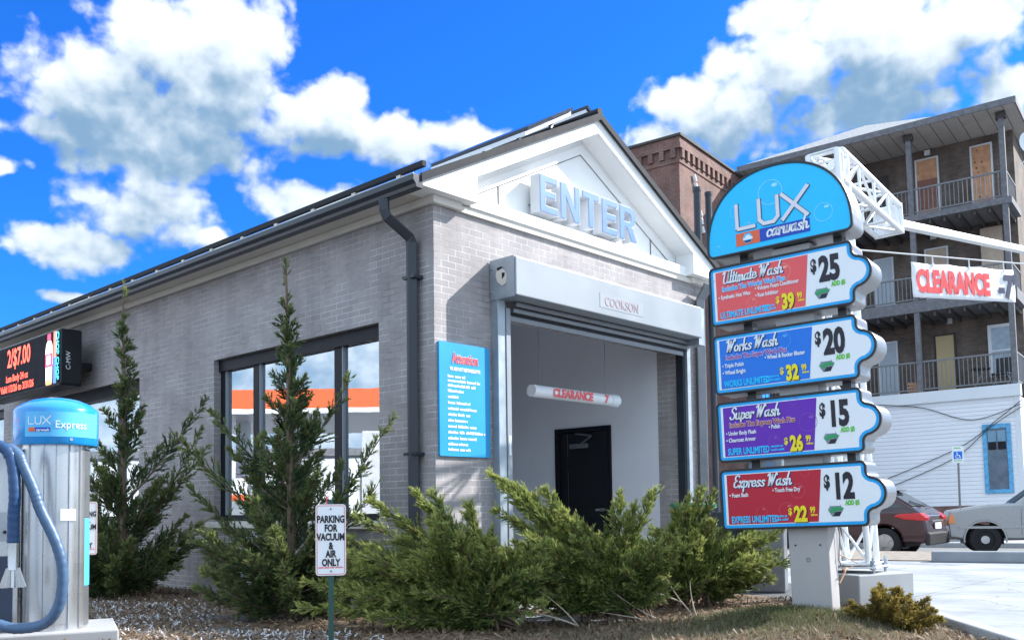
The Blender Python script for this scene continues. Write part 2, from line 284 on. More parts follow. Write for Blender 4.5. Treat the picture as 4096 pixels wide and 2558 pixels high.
class MB:
    def __init__(s): s.v = []; s.f = []; s.mi = []; s.m = 0
    def add(s, vs, fs):
        b = len(s.v); s.v += [tuple(map(float, p)) for p in vs]; s.f += [tuple(b+i for i in f) for f in fs]; s.mi += [s.m]*len(fs); return s
    def box(s, x0, x1, y0, y1, z0, z1):
        return s.add([(x0,y0,z0),(x1,y0,z0),(x1,y1,z0),(x0,y1,z0),(x0,y0,z1),(x1,y0,z1),(x1,y1,z1),(x0,y1,z1)],
                     [(0,3,2,1),(4,5,6,7),(0,1,5,4),(1,2,6,5),(2,3,7,6),(3,0,4,7)])
    def beam(s, a, b, w, h=None, up=(0, 0, 1)):
        a = Vector(a); b = Vector(b); h = h or w; d = (b-a).normalized(); x = d.cross(Vector(up))
        if x.length < 1e-4: x = d.cross(Vector((0, 1, 0)))
        x.normalize(); z = x.cross(d); P = []
        for c in (a, b):
            for i, j in ((-1,-1),(1,-1),(1,1),(-1,1)): P.append(c + x*(i*w/2) + z*(j*h/2))
        return s.add(P, [(0,1,2,3),(7,6,5,4),(0,4,5,1),(1,5,6,2),(2,6,7,3),(3,7,4,0)])
    def tube(s, pts, r, n=10, cap=True, rf=None):
        pts = [Vector(p) for p in pts]; P = []; k = len(pts); ref = None
        for i, p in enumerate(pts):
            d = (pts[min(i+1, k-1)] - pts[max(i-1, 0)]).normalized()
            if ref is None:
                ref = d.cross(Vector((0, 0, 1)))
                if ref.length < .05: ref = d.cross(Vector((1, 0, 0)))
            ref = (ref - d*ref.dot(d)).normalized(); q = d.cross(ref); rr = r if rf is None else rf(i/(k-1))
            for j in range(n):
                a = 2*math.pi*j/n; P.append(p + ref*(math.cos(a)*rr) + q*(math.sin(a)*rr))
        F = [(i*n+j, i*n+(j+1) % n, (i+1)*n+(j+1) % n, (i+1)*n+j) for i in range(k-1) for j in range(n)]
        if cap: F += [tuple(range(n))[::-1], tuple((k-1)*n+j for j in range(n))]
        return s.add(P, F)
    def lathe(s, prof, c=(0, 0, 0), n=40, cap=True):
        P = []; k = len(prof)
        for r, z in prof:
            for j in range(n):
                a = 2*math.pi*j/n; P.append((c[0]+r*math.cos(a), c[1]+r*math.sin(a), c[2]+z))
        F = [(i*n+j, i*n+(j+1) % n, (i+1)*n+(j+1) % n, (i+1)*n+j) for i in range(k-1) for j in range(n)]
        if cap: F += [tuple(range(n))[::-1], tuple((k-1)*n+j for j in range(n))]
        return s.add(P, F)
    def prism(s, poly, a, b, plane='xz'):
        # closed outline in a plane, extruded from a to b along the third axis
        k = len(poly)
        def mk(p, t): return (p[0], t, p[1]) if plane == 'xz' else ((t, p[0], p[1]) if plane == 'yz' else (p[0], p[1], t))
        P = [mk(p, a) for p in poly] + [mk(p, b) for p in poly]
        F = [tuple(range(k)), tuple(range(2*k-1, k-1, -1))] + [(i, k+i, k+(i+1) % k, (i+1) % k) for i in range(k)]
        return s.add(P, F)
    def ring(s, outer, inner, a, b):
        k = len(outer); P = [(p[0], a, p[1]) for p in outer]+[(p[0], a, p[1]) for p in inner]+[(p[0], b, p[1]) for p in outer]+[(p[0], b, p[1]) for p in inner]
        F = []
        for i in range(k):
            j = (i+1) % k
            F += [(i, j, k+j, k+i), (2*k+i, 3*k+i, 3*k+j, 2*k+j), (i, 2*k+i, 2*k+j, j), (k+i, k+j, 3*k+j, 3*k+i)]
        return s.add(P, F)
    def build(s, name, m, parent=None, bevel=0, smooth=False, seg=2):
        me = bpy.data.meshes.new(name); me.from_pydata(s.v, [], s.f)
        ms = m if isinstance(m, (list, tuple)) else [m]
        for q in ms: me.materials.append(q)
        if len(ms) > 1: me.polygons.foreach_set('material_index', np.array(s.mi, np.int32))
        import bmesh
        bm = bmesh.new(); bm.from_mesh(me); bmesh.ops.recalc_face_normals(bm, faces=bm.faces); bm.to_mesh(me); bm.free()
        if smooth:
            for p in me.polygons: p.use_smooth = True
        boxuv(me); o = bpy.data.objects.new(name, me); COL.objects.link(o)
        if parent is not None: o.parent = parent
        if bevel:
            bv = o.modifiers.new('bevel', 'BEVEL'); bv.width = bevel; bv.segments = seg; bv.limit_method = 'ANGLE'; bv.angle_limit = R(40)
        if smooth:
            try: me.set_sharp_from_angle(angle=R(38))
            except Exception: pass
        return o
def box(name, m, parent, *a, bevel=0): return MB().box(*a).build(name, m, parent, bevel)
def offs(poly, d):
    k = len(poly); out = []
    ar = sum(poly[i][0]*poly[(i+1) % k][1]-poly[(i+1) % k][0]*poly[i][1] for i in range(k)); sg = 1 if ar > 0 else -1
    for i in range(k):
        p0, p1, p2 = poly[i-1], poly[i], poly[(i+1) % k]
        def nrm(a, b):
            dx, dy = b[0]-a[0], b[1]-a[1]; l = math.hypot(dx, dy) or 1; return (-dy/l*sg, dx/l*sg)
        n1, n2 = nrm(p0, p1), nrm(p1, p2); mx, my = n1[0]+n2[0], n1[1]+n2[1]; l2 = mx*mx+my*my
        if l2 < .2: mx, my = n1; l2 = 2
        k2 = 2*d/l2; out.append((p1[0]+mx*k2, p1[1]+my*k2))
    return out
def arc(cx, cz, rx, rz, a0, a1, n):
    return [(cx+rx*math.cos(R(a0+(a1-a0)*i/n)), cz+rz*math.sin(R(a0+(a1-a0)*i/n))) for i in range(n+1)]
def rrect(x0, x1, z0, z1, r, n=5):
    return arc(x1-r, z1-r, r, r, 0, 90, n)+arc(x0+r, z1-r, r, r, 90, 180, n)+arc(x0+r, z0+r, r, r, 180, 270, n)+arc(x1-r, z0+r, r, r, 270, 360, n)

TQ = []
def text(body, m, parent, x, z, size, y=-.004, sx=1.0, shear=0, bold=0, align='LEFT', rotz=0, name='lettering', ext=.001, bend=None, face=None, kids=None):
    cu = bpy.data.curves.new('t', 'FONT'); cu.body = body; cu.size = size; cu.shear = shear; cu.offset = bold*size; cu.extrude = ext
    cu.align_x = align; cu.align_y = 'BOTTOM_BASELINE'; cu.resolution_u = 3
    o = bpy.data.objects.new('t', cu); COL.objects.link(o); TQ.append((o, m, parent, x, z, y, sx, rotz, name, bend))
def flush_text():
    bpy.context.view_layer.update(); dg = bpy.context.evaluated_depsgraph_get()
    for (o, m, parent, x, z, y, sx, rotz, name, bend) in TQ:
        me = bpy.data.meshes.new_from_object(o.evaluated_get(dg)); me.name = name; me.materials.clear(); me.materials.append(m)
        n = len(me.vertices); co = np.empty(n*3, np.float32); me.vertices.foreach_get('co', co); co = co.reshape(-1, 3)
        px = co[:, 0]*sx; pz = co[:, 1].copy(); d = co[:, 2].copy()
        if rotz:
            c, s = math.cos(R(rotz)), math.sin(R(rotz)); px, pz = px*c-pz*s, px*s+pz*c
        q = np.stack([px+x, y-d, pz+z], 1)
        if callable(bend): q = bend(px, pz, d)
        elif bend:   # wrap round a vertical cylinder of radius bend about the local origin
            th = q[:, 0]/bend; rr = bend - q[:, 1]
            q = np.stack([np.sin(th)*rr, -np.cos(th)*rr, q[:, 2]], 1)
        me.vertices.foreach_set('co', q.astype(np.float32).ravel()); me.update()
        ob = bpy.data.objects.new(name, me); COL.objects.link(ob); ob.parent = parent
    for t in TQ:
        cu = t[0].data; bpy.data.objects.remove(t[0]); bpy.data.curves.remove(cu)
    TQ.clear()

# brush script for the painted titles: strokes in units of the capital height
GL = {'a':(.55,[[(.42,.42),(.3,.5),(.1,.42),(.05,.2),(.15,.02),(.32,.1),(.42,.45)],[(.42,.5),(.4,.15),(.5,.02),(.62,.1)]]),
'c':(.45,[[(.4,.4),(.28,.5),(.1,.4),(.05,.2),(.15,.02),(.35,.05),(.5,.18)]]),
'r':(.42,[[(.05,.35),(.15,.5),(.14,0)],[(.14,.3),(.25,.47),(.4,.48),(.4,.38)]]),
'w':(.72,[[(.03,.45),(.1,.5),(.1,.1),(.2,.02),(.33,.12),(.37,.5)],[(.37,.5),(.37,.1),(.48,.02),(.62,.15),(.63,.5),(.75,.42)]]),
's':(.45,[[(.42,.42),(.3,.5),(.15,.42),(.22,.3),(.36,.2),(.36,.06),(.2,0),(.05,.08)]]),
'h':(.55,[[(.2,1),(.12,.6),(.1,0)],[(.1,.3),(.25,.5),(.38,.42),(.38,.1),(.47,.02),(.57,.1)]]),
'l':(.26,[[(.12,1),(.1,.1),(.2,.02),(.3,.1)]]),'t':(.32,[[(.15,.85),(.13,.1),(.22,.02),(.35,.12)],[(0,.55),(.33,.58)]]),
'i':(.26,[[(.1,.5),(.1,.1),(.2,.02),(.3,.1)],[(.1,.66),(.13,.74)]]),
'm':(.7,[[(.08,.5),(.08,0)],[(.08,.3),(.2,.5),(.3,.42),(.3,0)],[(.3,.3),(.44,.5),(.54,.42),(.54,.1),(.62,.02),(.7,.1)]]),
'e':(.46,[[(.08,.25),(.38,.3),(.36,.45),(.22,.5),(.07,.38),(.06,.15),(.18,.02),(.36,.05),(.48,.16)]]),
'o':(.47,[[(.25,.5),(.08,.4),(.06,.15),(.2,.01),(.38,.12),(.4,.35),(.25,.5)]]),'k':(.5,[[(.12,1),(.1,0)],[(.4,.5),(.12,.25),(.25,.25),(.42,0),(.5,.08)]]),
'p':(.48,[[(.1,.5),(.08,-.35)],[(.1,.35),(.25,.5),(.4,.4),(.4,.12),(.25,0),(.1,.12)]]),
'u':(.56,[[(.08,.5),(.08,.12),(.2,.02),(.36,.12),(.38,.5)],[(.38,.5),(.38,.1),(.47,.02),(.57,.1)]]),
'x':(.46,[[(.05,.45),(.15,.5),(.3,.02),(.42,.05)],[(.4,.5),(.08,0)]]),
'S':(.55,[[(.55,.85),(.42,1),(.2,.92),(.15,.72),(.35,.52),(.48,.3),(.35,.05),(.12,.03),(0,.2)]]),
'U':(.74,[[(-.05,.85),(.1,1),(.15,.9),(.1,.3),(.2,.03),(.42,.05),(.55,.3),(.57,.98)],[(.57,.98),(.55,.2),(.65,.02),(.75,.1)]]),
'W':(.84,[[(-.05,.85),(.08,1),(.14,.9),(.12,.05)],[(.12,.05),(.4,.9)],[(.4,.9),(.42,.05)],[(.42,.05),(.75,.98),(.85,.9)]]),
'E':(.52,[[(.5,.9),(.35,1),(.12,.9),(.12,.65),(.3,.54)],[(.3,.54),(.06,.4),(.06,.12),(.25,0),(.52,.15)]]),' ':(.32,[])}
def script(body, m, parent, x, z, size, y=-.004, thick=.13, shear=.22, sx=1.0, name='lettering'):
    b = MB(); cx = 0
    for ch in body:
        adv, st = GL[ch]
        for s0 in st:
            pts = []
            for i in range(len(s0)-1):
                p0, p1, p2, p3 = s0[max(i-1, 0)], s0[i], s0[i+1], s0[min(i+2, len(s0)-1)]
                nstep = 5 if len(s0) > 2 else 1
                for k in range(nstep):
                    t = k/nstep
                    pts.append(tuple(.5*(2*p1[q]+(-p0[q]+p2[q])*t+(2*p0[q]-5*p1[q]+4*p2[q]-p3[q])*t*t+(-p0[q]+3*p1[q]-3*p2[q]+p3[q])*t**3) for q in (0, 1)))
            pts.append(s0[-1]); V = []; k = len(pts)
            for i, p in enumerate(pts):
                a, c = pts[max(i-1, 0)], pts[min(i+1, k-1)]; dx, dz = c[0]-a[0], c[1]-a[1]; l = math.hypot(dx, dz) or 1
                dx /= l; dz /= l; w = thick*(.45+.55*abs(dz))/2
                ex = (-.4*thick if i == 0 else (.4*thick if i == k-1 else 0))
                for sg in (1, -1):
                    gx = cx+p[0]+dx*ex-dz*w*sg; gz = p[1]+dz*ex+dx*w*sg
                    V.append((x+(gx+gz*shear)*size*sx, y, z+gz*size))
            b.add(V, [(2*i, 2*i+1, 2*i+3, 2*i+2) for i in range(k-1)])
        cx += adv
    b.build(name, m, parent); return cx*size*sx
def wordbars(lines, m, parent, h, y=-.004, name='small_print', seed=1, lo=.5, hi=1.6):
    # lines of print too small to read: (x0, x1, z) each broken into words of little strokes
    rg = random.Random(seed); b = MB()
    for (x0, x1, z) in lines:
        x = x0
        while x < x1-h*.4:
            w = min(x1-x, h*rg.uniform(2.2, 5.2)); q = x
            while q < x+w-h*.2:
                sw = h*rg.uniform(.3, .5); hh = h*rg.choice((.72, .72, 1, .72))
                b.add([(q, y, z), (q+sw, y, z), (q+sw, y, z+hh), (q, y, z+hh)], [(0, 1, 2, 3)]); q += sw+h*.13
            x += w+h*.45
    return b.build(name, m, parent)
# ------------------------------------------------------------ ground
AV = Vector((math.cos(R(6.4)), math.sin(R(6.4)), 0)); TV = Vector((-math.sin(R(6.4)), math.cos(R(6.4)), 0))
def dt(d, t, z=0): p = AV*d + TV*t; return (p.x, p.y, z)
def sheet(name, pts, z, m, parent=None):
    b = MB(); b.add([(p[0], p[1], z) for p in pts], [tuple(range(len(pts)))]); o = b.build(name, m, parent)
    if parent is None: setp(o, kind='structure')
    return o
ASPH = mat('asphalt', (.10, .105, .112), .9, var=.25, vscale=.8, bump=.4, bscale=120)
ASPHL = mat('worn_road_asphalt', (.17, .175, .18), .9, var=.2, vscale=.7, bump=.3, bscale=120)
def slabmat():
    m = brick('salted_concrete', (.33, .35, .38), (.31, .33, .355), (.15, .15, .15), 3.4, 3.0, .012, .15, .20); t = m.node_tree; p = t.nodes['Principled BSDF']
    src = p.inputs['Base Color'].links[0].from_socket; tc = nn(t, 'ShaderNodeTexCoord')
    v = nn(t, 'ShaderNodeTexVoronoi', feature='DISTANCE_TO_EDGE'); v.inputs['Scale'].default_value = .35
    w_ = nn(t, 'ShaderNodeTexNoise'); w_.inputs['Scale'].default_value = 2.5; w_.inputs['Detail'].default_value = 6; t.links.new(tc.outputs['Object'], w_.inputs['Vector'])
    t.links.new(vmth(t, 'ADD', tc.outputs['Object'], vmth(t, 'MULTIPLY', w_.outputs['Color'], (.9, .9, 0))), v.inputs['Vector'])
    cr = nn(t, 'ShaderNodeMapRange'); t.links.new(v.outputs['Distance'], cr.inputs[0]); cr.inputs['From Max'].default_value = .006; cr.inputs['To Min'].default_value = .45
    st = nn(t, 'ShaderNodeTexNoise'); st.inputs['Scale'].default_value = .9; st.inputs['Detail'].default_value = 7; st.inputs['Roughness'].default_value = .65; t.links.new(tc.outputs['Object'], st.inputs['Vector'])
    sr = nn(t, 'ShaderNodeMapRange'); t.links.new(st.outputs[0], sr.inputs[0]); sr.inputs['From Min'].default_value = .35; sr.inputs['From Max'].default_value = .6; sr.inputs['To Min'].default_value = .72
    mx = nn(t, 'ShaderNodeMix', data_type='RGBA', blend_type='MULTIPLY'); mx.inputs[0].default_value = 1
    t.links.new(src, mx.inputs[6]); t.links.new(mth(t, 'MULTIPLY', cr.outputs[0], sr.outputs[0]), mx.inputs[7]); t.links.new(mx.outputs[2], p.inputs['Base Color']); return m
DRIVE = slabmat()
GRAV = mat('gravel_earth', (.24, .205, .175), .95, var=.35, vscale=7, bump=.8, bscale=30)
KERB = mat('kerb_concrete', (.36, .37, .385), .85, var=.12, vscale=5, bump=.2)
SIDEW = mat('sidewalk_concrete', (.36, .37, .38), .9, var=.15, vscale=2, bump=.2)
def mulchmat():
    m = mat('bark_mulch', (.07, .05, .04), .95, var=0); t = m.node_tree; p = t.nodes['Principled BSDF']; tc = nn(t, 'ShaderNodeTexCoord')
    a = nn(t, 'ShaderNodeTexNoise'); a.inputs['Scale'].default_value = 28; a.inputs['Detail'].default_value = 6; t.links.new(tc.outputs['Object'], a.inputs['Vector'])
    g = nn(t, 'ShaderNodeTexNoise'); g.inputs['Scale'].default_value = .7; g.inputs['Detail'].default_value = 3; t.links.new(tc.outputs['Object'], g.inputs['Vector'])
    r = nn(t, 'ShaderNodeValToRGB'); e = r.color_ramp.elements; e[0].position = .3; e[0].color = (.055, .034, .024, 1); e[1].position = .72; e[1].color = (.30, .205, .135, 1)
    t.links.new(a.outputs[0], r.inputs[0])
    b = nn(t, 'ShaderNodeBump'); b.inputs['Strength'].default_value = .9; b.inputs['Distance'].default_value = .03; t.links.new(a.outputs[0], b.inputs['Height']); t.links.new(b.outputs[0], p.inputs['Normal'])
    t.links.new(r.outputs[0], p.inputs['Base Color']); return m
MULCH = mulchmat()
sheet('ground', [dt(14.25, -700), dt(14.25, 700), dt(-700, 700), dt(-700, -700)], 0, ASPH)
ROADZ = -.20
sheet('far_ground', [dt(14.25, -700), dt(700, -700), dt(700, 700), dt(14.25, 700)], ROADZ-.01, ASPH)
b0 = MB(); b0.add([dt(14.25, -700, 0), dt(14.25, 700, 0), dt(14.25, 700, ROADZ-.01), dt(14.25, -700, ROADZ-.01)], [(0, 1, 2, 3)]); setp(b0.build('verge_edge', GRAV), kind='structure')
sheet('driveway', [(-1.4, -6.87), (1.48, -4.63), (4.05, -2.6), (4.9, -1.6), dt(10.6, 3.0), dt(10.9, -1.7), dt(11.4, -3.6), dt(12.5, -14), (-1.4, -14)], .004, DRIVE)
sheet('tunnel_floor', [(.4, -.9), (5.0, -.9), (5.0, 0), (4.51, 0), (4.51, 19.9), (.31, 19.9), (.31, .4), (1.03, .4), (1.03, 0), (.4, 0)], .009, CONC)
# planted bed: a gently uneven sheet from the kerb to the left wall
bed = MB(); NX, NY = 90, 110
def bedz(x, y):
    return .02 + .11*math.exp(-((x-1.25)**2+(y+3.15)**2)/.55) + .03*math.sin(x*1.7+1)*math.sin(y*1.3) + .018*math.sin(x*5.1+y*3.3)
bx0, bx1, by0, by1 = -4.6, 3.6, -5.6, 14.0
idx = {}
def inbed(x, y):
    if x > -.02 and y > -.02: return False
    if x > .95 and y > -.92: return False
    # the kerb runs from (-1.4, -6.9) through (1.5, -4.6) to (4.1, -2.6)
    if (x-1.5)*.78-(y+4.6) > -.02: return False
    return True
for i in range(NX+1):
    for j in range(NY+1):
        x = bx0+(bx1-bx0)*i/NX; y = by0+(by1-by0)*j/NY
        idx[i, j] = len(bed.v); bed.v.append((x, y, bedz(x, y)))
for i in range(NX):
    for j in range(NY):
        x = bx0+(bx1-bx0)*(i+.5)/NX; y = by0+(by1-by0)*(j+.5)/NY
        if inbed(x, y): bed.f.append((idx[i, j], idx[i+1, j], idx[i+1, j+1], idx[i, j+1])); bed.mi.append(0)
setp(bed.build('planting_bed', MULCH, smooth=True), kind='structure')
k = MB(); k.beam((-1.4, -6.87, .03), (1.48, -4.63, .03), .13, .12); k.beam((1.48, -4.63, .03), (4.05, -2.6, .03), .13, .12)
setp(k.build('bed_kerb', KERB, bevel=.015), kind='structure')
sheet('gravel_strip', [dt(10.6, 4.5), dt(10.9, -1.7), dt(11.3, -3.4), dt(12.6, -14), dt(14.24, -14), dt(14.24, -3), dt(14.24, 8), dt(10.6, 8)], .02, GRAV)
sheet('road', [dt(14.3, 60), dt(14.3, -60), dt(25.4, -60), dt(21.9, -3), dt(21.0, 1), dt(20.6, 60)], ROADZ, ASPHL)
sheet('sidewalk', [dt(20.9, 60), dt(21.3, 0), dt(21.9, -4), dt(25.2, -60), dt(30, -60), dt(24.6, -4), dt(24.6, 60)], ROADZ+.12, SIDEW)
k = MB(); k.beam(dt(20.85, 60, ROADZ+.06), dt(21.25, 0, ROADZ+.06), .14, .15); k.beam(dt(21.25, 0, ROADZ+.06), dt(21.85, -4, ROADZ+.06), .14, .15)
setp(k.build('road_kerb', KERB), kind='structure')
# low concrete bumper along the gravel strip
k = MB(); P0 = Vector(dt(10.85, -2.2)); P1 = Vector(dt(12.2, -9))
d = (P1-P0).normalized(); q = Vector((d.y, -d.x, 0))
prof = [(-.16, 0), (.16, 0), (.12, .20), (-.12, .20)]
P = [tuple(P0+q*a+Vector((0, 0, z))) for a, z in prof]+[tuple(P1+q*a+Vector((0, 0, z))) for a, z in prof]
k.add(P, [(0, 1, 2, 3), (7, 6, 5, 4), (0, 4, 5, 1), (1, 5, 6, 2), (2, 6, 7, 3), (3, 7, 4, 0)])
setp(k.build('concrete_bumper', mat('grey_bumper_concrete', (.22, .235, .26), .85, var=.15, vscale=3, bump=.2), bevel=.03), 'long low concrete bumper bar on the gravel edge of the driveway', 'bumper')

# ------------------------------------------------------------ car wash building
B = thing('car_wash_building', 'grey painted brick car wash with a white front gable and an open tunnel doorway', 'building')
w = MB()
w.box(0, 1.03, 0, .39, 0, 4.13); w.box(4.518, 5.1, 0, .39, 0, 4.13); w.box(1.03, 4.518, 0, .39, 3.19, 4.13)
YL = 20.0; wins = [(.88, 4.31), (6.45, 9.88), (12.0, 15.4)]; ys = [.39] + [q for p in wins for q in p] + [YL]
for i in range(0, len(ys), 2): w.box(0, .3, ys[i], ys[i+1], 0, 4.13)
for a, b_ in wins: w.box(0, .3, a, b_, 0, .87); w.box(0, .3, a, b_, 3.06, 4.13)
w.box(4.8, 5.1, .39, YL, 0, 4.13); w.box(.3, .9, YL-.3, YL, 0, 4.13); w.box(4.6, 4.8, YL-.3, YL, 0, 4.13); w.box(.9, 4.6, YL-.3, YL, 3.2, 4.13)
w.build('brick_wall', BRICK, B)
iw = MB(); iw.box(4.521, 4.798, .392, 1.20, 0, 4.09); iw.box(4.521, 4.798, 2.25, YL-.31, 0, 4.09); iw.box(4.521, 4.798, 1.20, 2.25, 2.24, 4.09)
iw.build('inner_wall', GREYWALL, B)
SKY0, SKY1 = .6, 8.5    # glazed rooflight added in the gutter-side slope to brighten the tunnel, ceiling open below
b = MB(); b.box(.301, 4.799, .392, SKY0, 4.092, 4.128); b.box(.301, .40, SKY0, SKY1, 4.092, 4.128); b.box(1.6, 4.799, SKY0, SKY1, 4.092, 4.128); b.box(.301, 4.799, SKY1, YL-.31, 4.092, 4.128); b.build('inner_ceiling', GREYWALL, B)
il = MB(); z2 = .87
for i in range(0, len(ys), 2): il.box(.301, .33, ys[i]+.002, ys[i+1]-(.002 if i < 6 else .31), 0, 4.09)
il.build('inner_liner', GREYWALL, B)
# door in the right inner wall
fr = MB(); fr.box(4.49, 4.60, 1.20, 1.27, 0, 2.24); fr.box(4.49, 4.60, 2.18, 2.25, 0, 2.24); fr.box(4.49, 4.60, 1.27, 2.18, 2.17, 2.24)
door = box('door', DOORBLK, B, 4.525, 4.57, 1.275, 2.02, .02, 2.165)
dj = box('door', DOORBLK, B, 4.535, 4.575, 2.03, 2.175, .02, 2.165)
fr.build('door_frame', BLACKF, door, bevel=.004)
c = MB(); c.box(4.47, 4.523, 1.62, 1.95, 1.93, 2.0); c.build('door_closer', MID, door, bevel=.006)
c = MB(); c.beam((4.48, 1.72, 2.0), (4.44, 1.5, 2.10), .02); c.beam((4.44, 1.5, 2.10), (4.5, 1.85, 2.15), .02); c.build('closer_arm', MID, door)
c = MB(); c.box(4.46, 4.523, 1.32, 1.38, 1.0, 1.04); c.box(4.46, 4.475, 1.32, 1.47, 1.005, 1.035); c.build('handle', CHROME, door, bevel=.004)
box('edge_strip', CHROME, dj, 4.532, 4.537, 2.022, 2.029, .02, 2.16)
# windows
def window(a, b_):
    f = MB(); x0, x1 = .10, .17; zt, zb = 3.06, .95
    f.box(x0-.03, x1, a, b_, zt-.15, zt); f.box(x0, x1, a, b_, zb, zb+.07)
    f.box(x0, x1, b_-.13, b_, zb+.07, zt-.15); f.box(x0, x1, a, a+.05, zb+.07, zt-.15)
    s = (b_-a)/4.02
    m1, m2 = a+s*1.0, a+s*3.0
    for m_ in (m1, m2): f.box(x0, x1, m_-.075, m_+.075, zb+.07, zt-.15)
    fo = f.build('window', BLACKF, B)
    p = MB()
    for y0, y1 in ((a+.05, m1-.075), (m1+.075, m2-.075), (m2+.075, b_-.13)):
        p.box(.132, .14, y0, y1, zb+.07, zt-.15)
    p.build('pane', GLASS, fo)
    for y1 in (m1-.075, m2-.075, b_-.13): box('highlight_strip', HOOD, fo, .094, .131, y1-.018, y1-.004, zb+.07, zt-.15)  # highlight along each mullion edge put in as a pale strip
    MB().prism([(-.06, .855), (.16, .875), (.16, .948), (-.06, .925)], a-.12, b_+.12, 'xz').build('sill', CREAM, fo, bevel=.006)
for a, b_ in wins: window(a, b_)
# gable: tympanum, frieze, rakes, returns
SL = .5123
def roofz(x, base): return base + SL*(2.85-abs(x-2.55))
gb = MB(); gb.prism([(.0, 4.20), (5.1, 4.20), (5.1, roofz(5.1, 4.14)), (2.55, roofz(2.55, 4.14)), (0, roofz(0, 4.14))], .12, .36); gable = gb.build('gable_wall', WHITE, B)
tr = MB()   # raised trim on the tympanum
for sg in (-1, 1):
    P = [];
    for x, o in ((.55, 0), (2.55, 0)):
        X = 2.55 + sg*(2.55-x)
        P.append((X, roofz(X, 4.03)))
    q = [P[0], P[1], (P[1][0], P[1][1]-.115), (P[0][0], P[0][1]-.115)]
    tr.prism(q, .105, .119)
tr.build('rake_trim', WHITE, gable)
sm = MB()
for x in (1.08, 4.02): sm.box(x-.007, x+.007, .112, .119, 4.33, roofz(x, 3.92))
for sg in (-1, 1):
    X0 = 2.55+sg*2.0; sm.beam((X0, .1175, roofz(X0, 3.908)), (2.55, .1175, roofz(2.55, 3.908)), .003, .009)
sm.build('panel_seam', SEAM, gable)
fz = MB(); fz.box(.30, 4.8, -.035, .0, 4.132, 4.20); fz.build('frieze', CREAM, B)
fz = MB(); fz.prism([(-.06, 4.20), (.118, 4.20), (.118, 4.34), (-.06, 4.325)], .47, 4.63, 'yz')
fz.build('gable_ledge', WHITE, B, bevel=.006)
rk = MB(); so = MB()
for sg in (-1, 1):
    def X(x): return 2.55+sg*(2.55-x)
    e, a = X(.47), 2.55
    rk.prism([(e, roofz(e, 4.265)), (a, roofz(a, 4.265)), (a, roofz(a, 4.10)), (e, roofz(e, 4.10))], -.17, -.14)
    so.prism([(e, roofz(e, 4.12)), (a, roofz(a, 4.12)), (a, roofz(a, 4.10)), (e, roofz(e, 4.10))], -.138, .118)
rk.build('rake_board', WHITE, B, bevel=.004); so.build('rake_soffit', WHITE, B)
for sg in (-1, 1):
    def X(x): return 2.55+sg*(2.55-x)
    rt = MB(); rt.prism([(X(-.292), 4.215), (X(.47), 4.215), (X(.47), roofz(.47, 4.265)), (X(-.292), roofz(-.292, 4.265))], -.17, .115)
    rt.build('cornice_return', WHITE, B, bevel=.005)
rt = MB()
for a, b_ in ((-.055, .34), (4.76, 5.155)): rt.box(a, b_, -.065, .0, 4.135, 4.213)
rt.box(-.055, .0, 0, YL, 4.135, 4.213); rt.build('bed_mould', CREAM, B, bevel=.006)
sf = MB(); sf.box(-.298, -.002, .117, YL, 4.216, 4.236); sf.box(5.102, 5.398, .117, YL, 4.216, 4.236); sf.build('eave_soffit', CREAM, B)
ef = MB(); ef.box(-.315, -.3, -.17, YL, 4.19, 4.31); ef.build('eave_fascia', CREAM, B)
rf = MB()
for sg in (-1, 1):
    def X(x): return 2.55+sg*(2.55-x)
    def slab(xa, xb, ya, yb): rf.prism([(X(xa), roofz(X(xa), 4.275)), (X(xb), roofz(X(xb), 4.275)), (X(xb), roofz(X(xb), 4.335)), (X(xa), roofz(X(xa), 4.335))], ya, yb)
    if sg > 0: slab(-.33, 2.55, -.19, YL)
    else: slab(-.33, 2.55, -.19, SKY0); slab(-.33, .30, SKY0, SKY1); slab(1.55, 2.55, SKY0, SKY1); slab(-.33, 2.55, SKY1, YL)
roof = rf.build('roof', ROOF, B)
MB().prism([(.30, roofz(.30, 4.29)), (1.55, roofz(1.55, 4.29)), (1.55, roofz(1.55, 4.31)), (.30, roofz(.30, 4.31))], SKY0, SKY1).build('unseen_rooflight', glass('unseen_rooflight_sheet', .08, (.95, .96, .97)), roof)
ed = MB()
for sg in (-1, 1):
    def X(x): return 2.55+sg*(2.55-x)
    ed.prism([(X(-.34), roofz(X(-.34), 4.255)), (2.55, roofz(2.55, 4.255)), (2.55, roofz(2.55, 4.34)), (X(-.34), roofz(X(-.34), 4.34))], -.215, -.192)
ed.build('drip_edge', DARKROOF, roof)
rc = MB(); rc.tube([(2.55, -.2, 5.815), (2.55, YL, 5.815)], .05, 8); rc.build('ridge_cap', DARKROOF, roof)
sg_ = MB(); sg_.beam((-.16, -.05, 4.50), (-.16, YL, 4.50), .05, .055); snow = sg_.build('snow_guard', DARKROOF, roof)
for i in range(26): box('bracket', CREAM, snow, -.18, -.14, .3+i*.75, .36+i*.75, 4.345, 4.47)
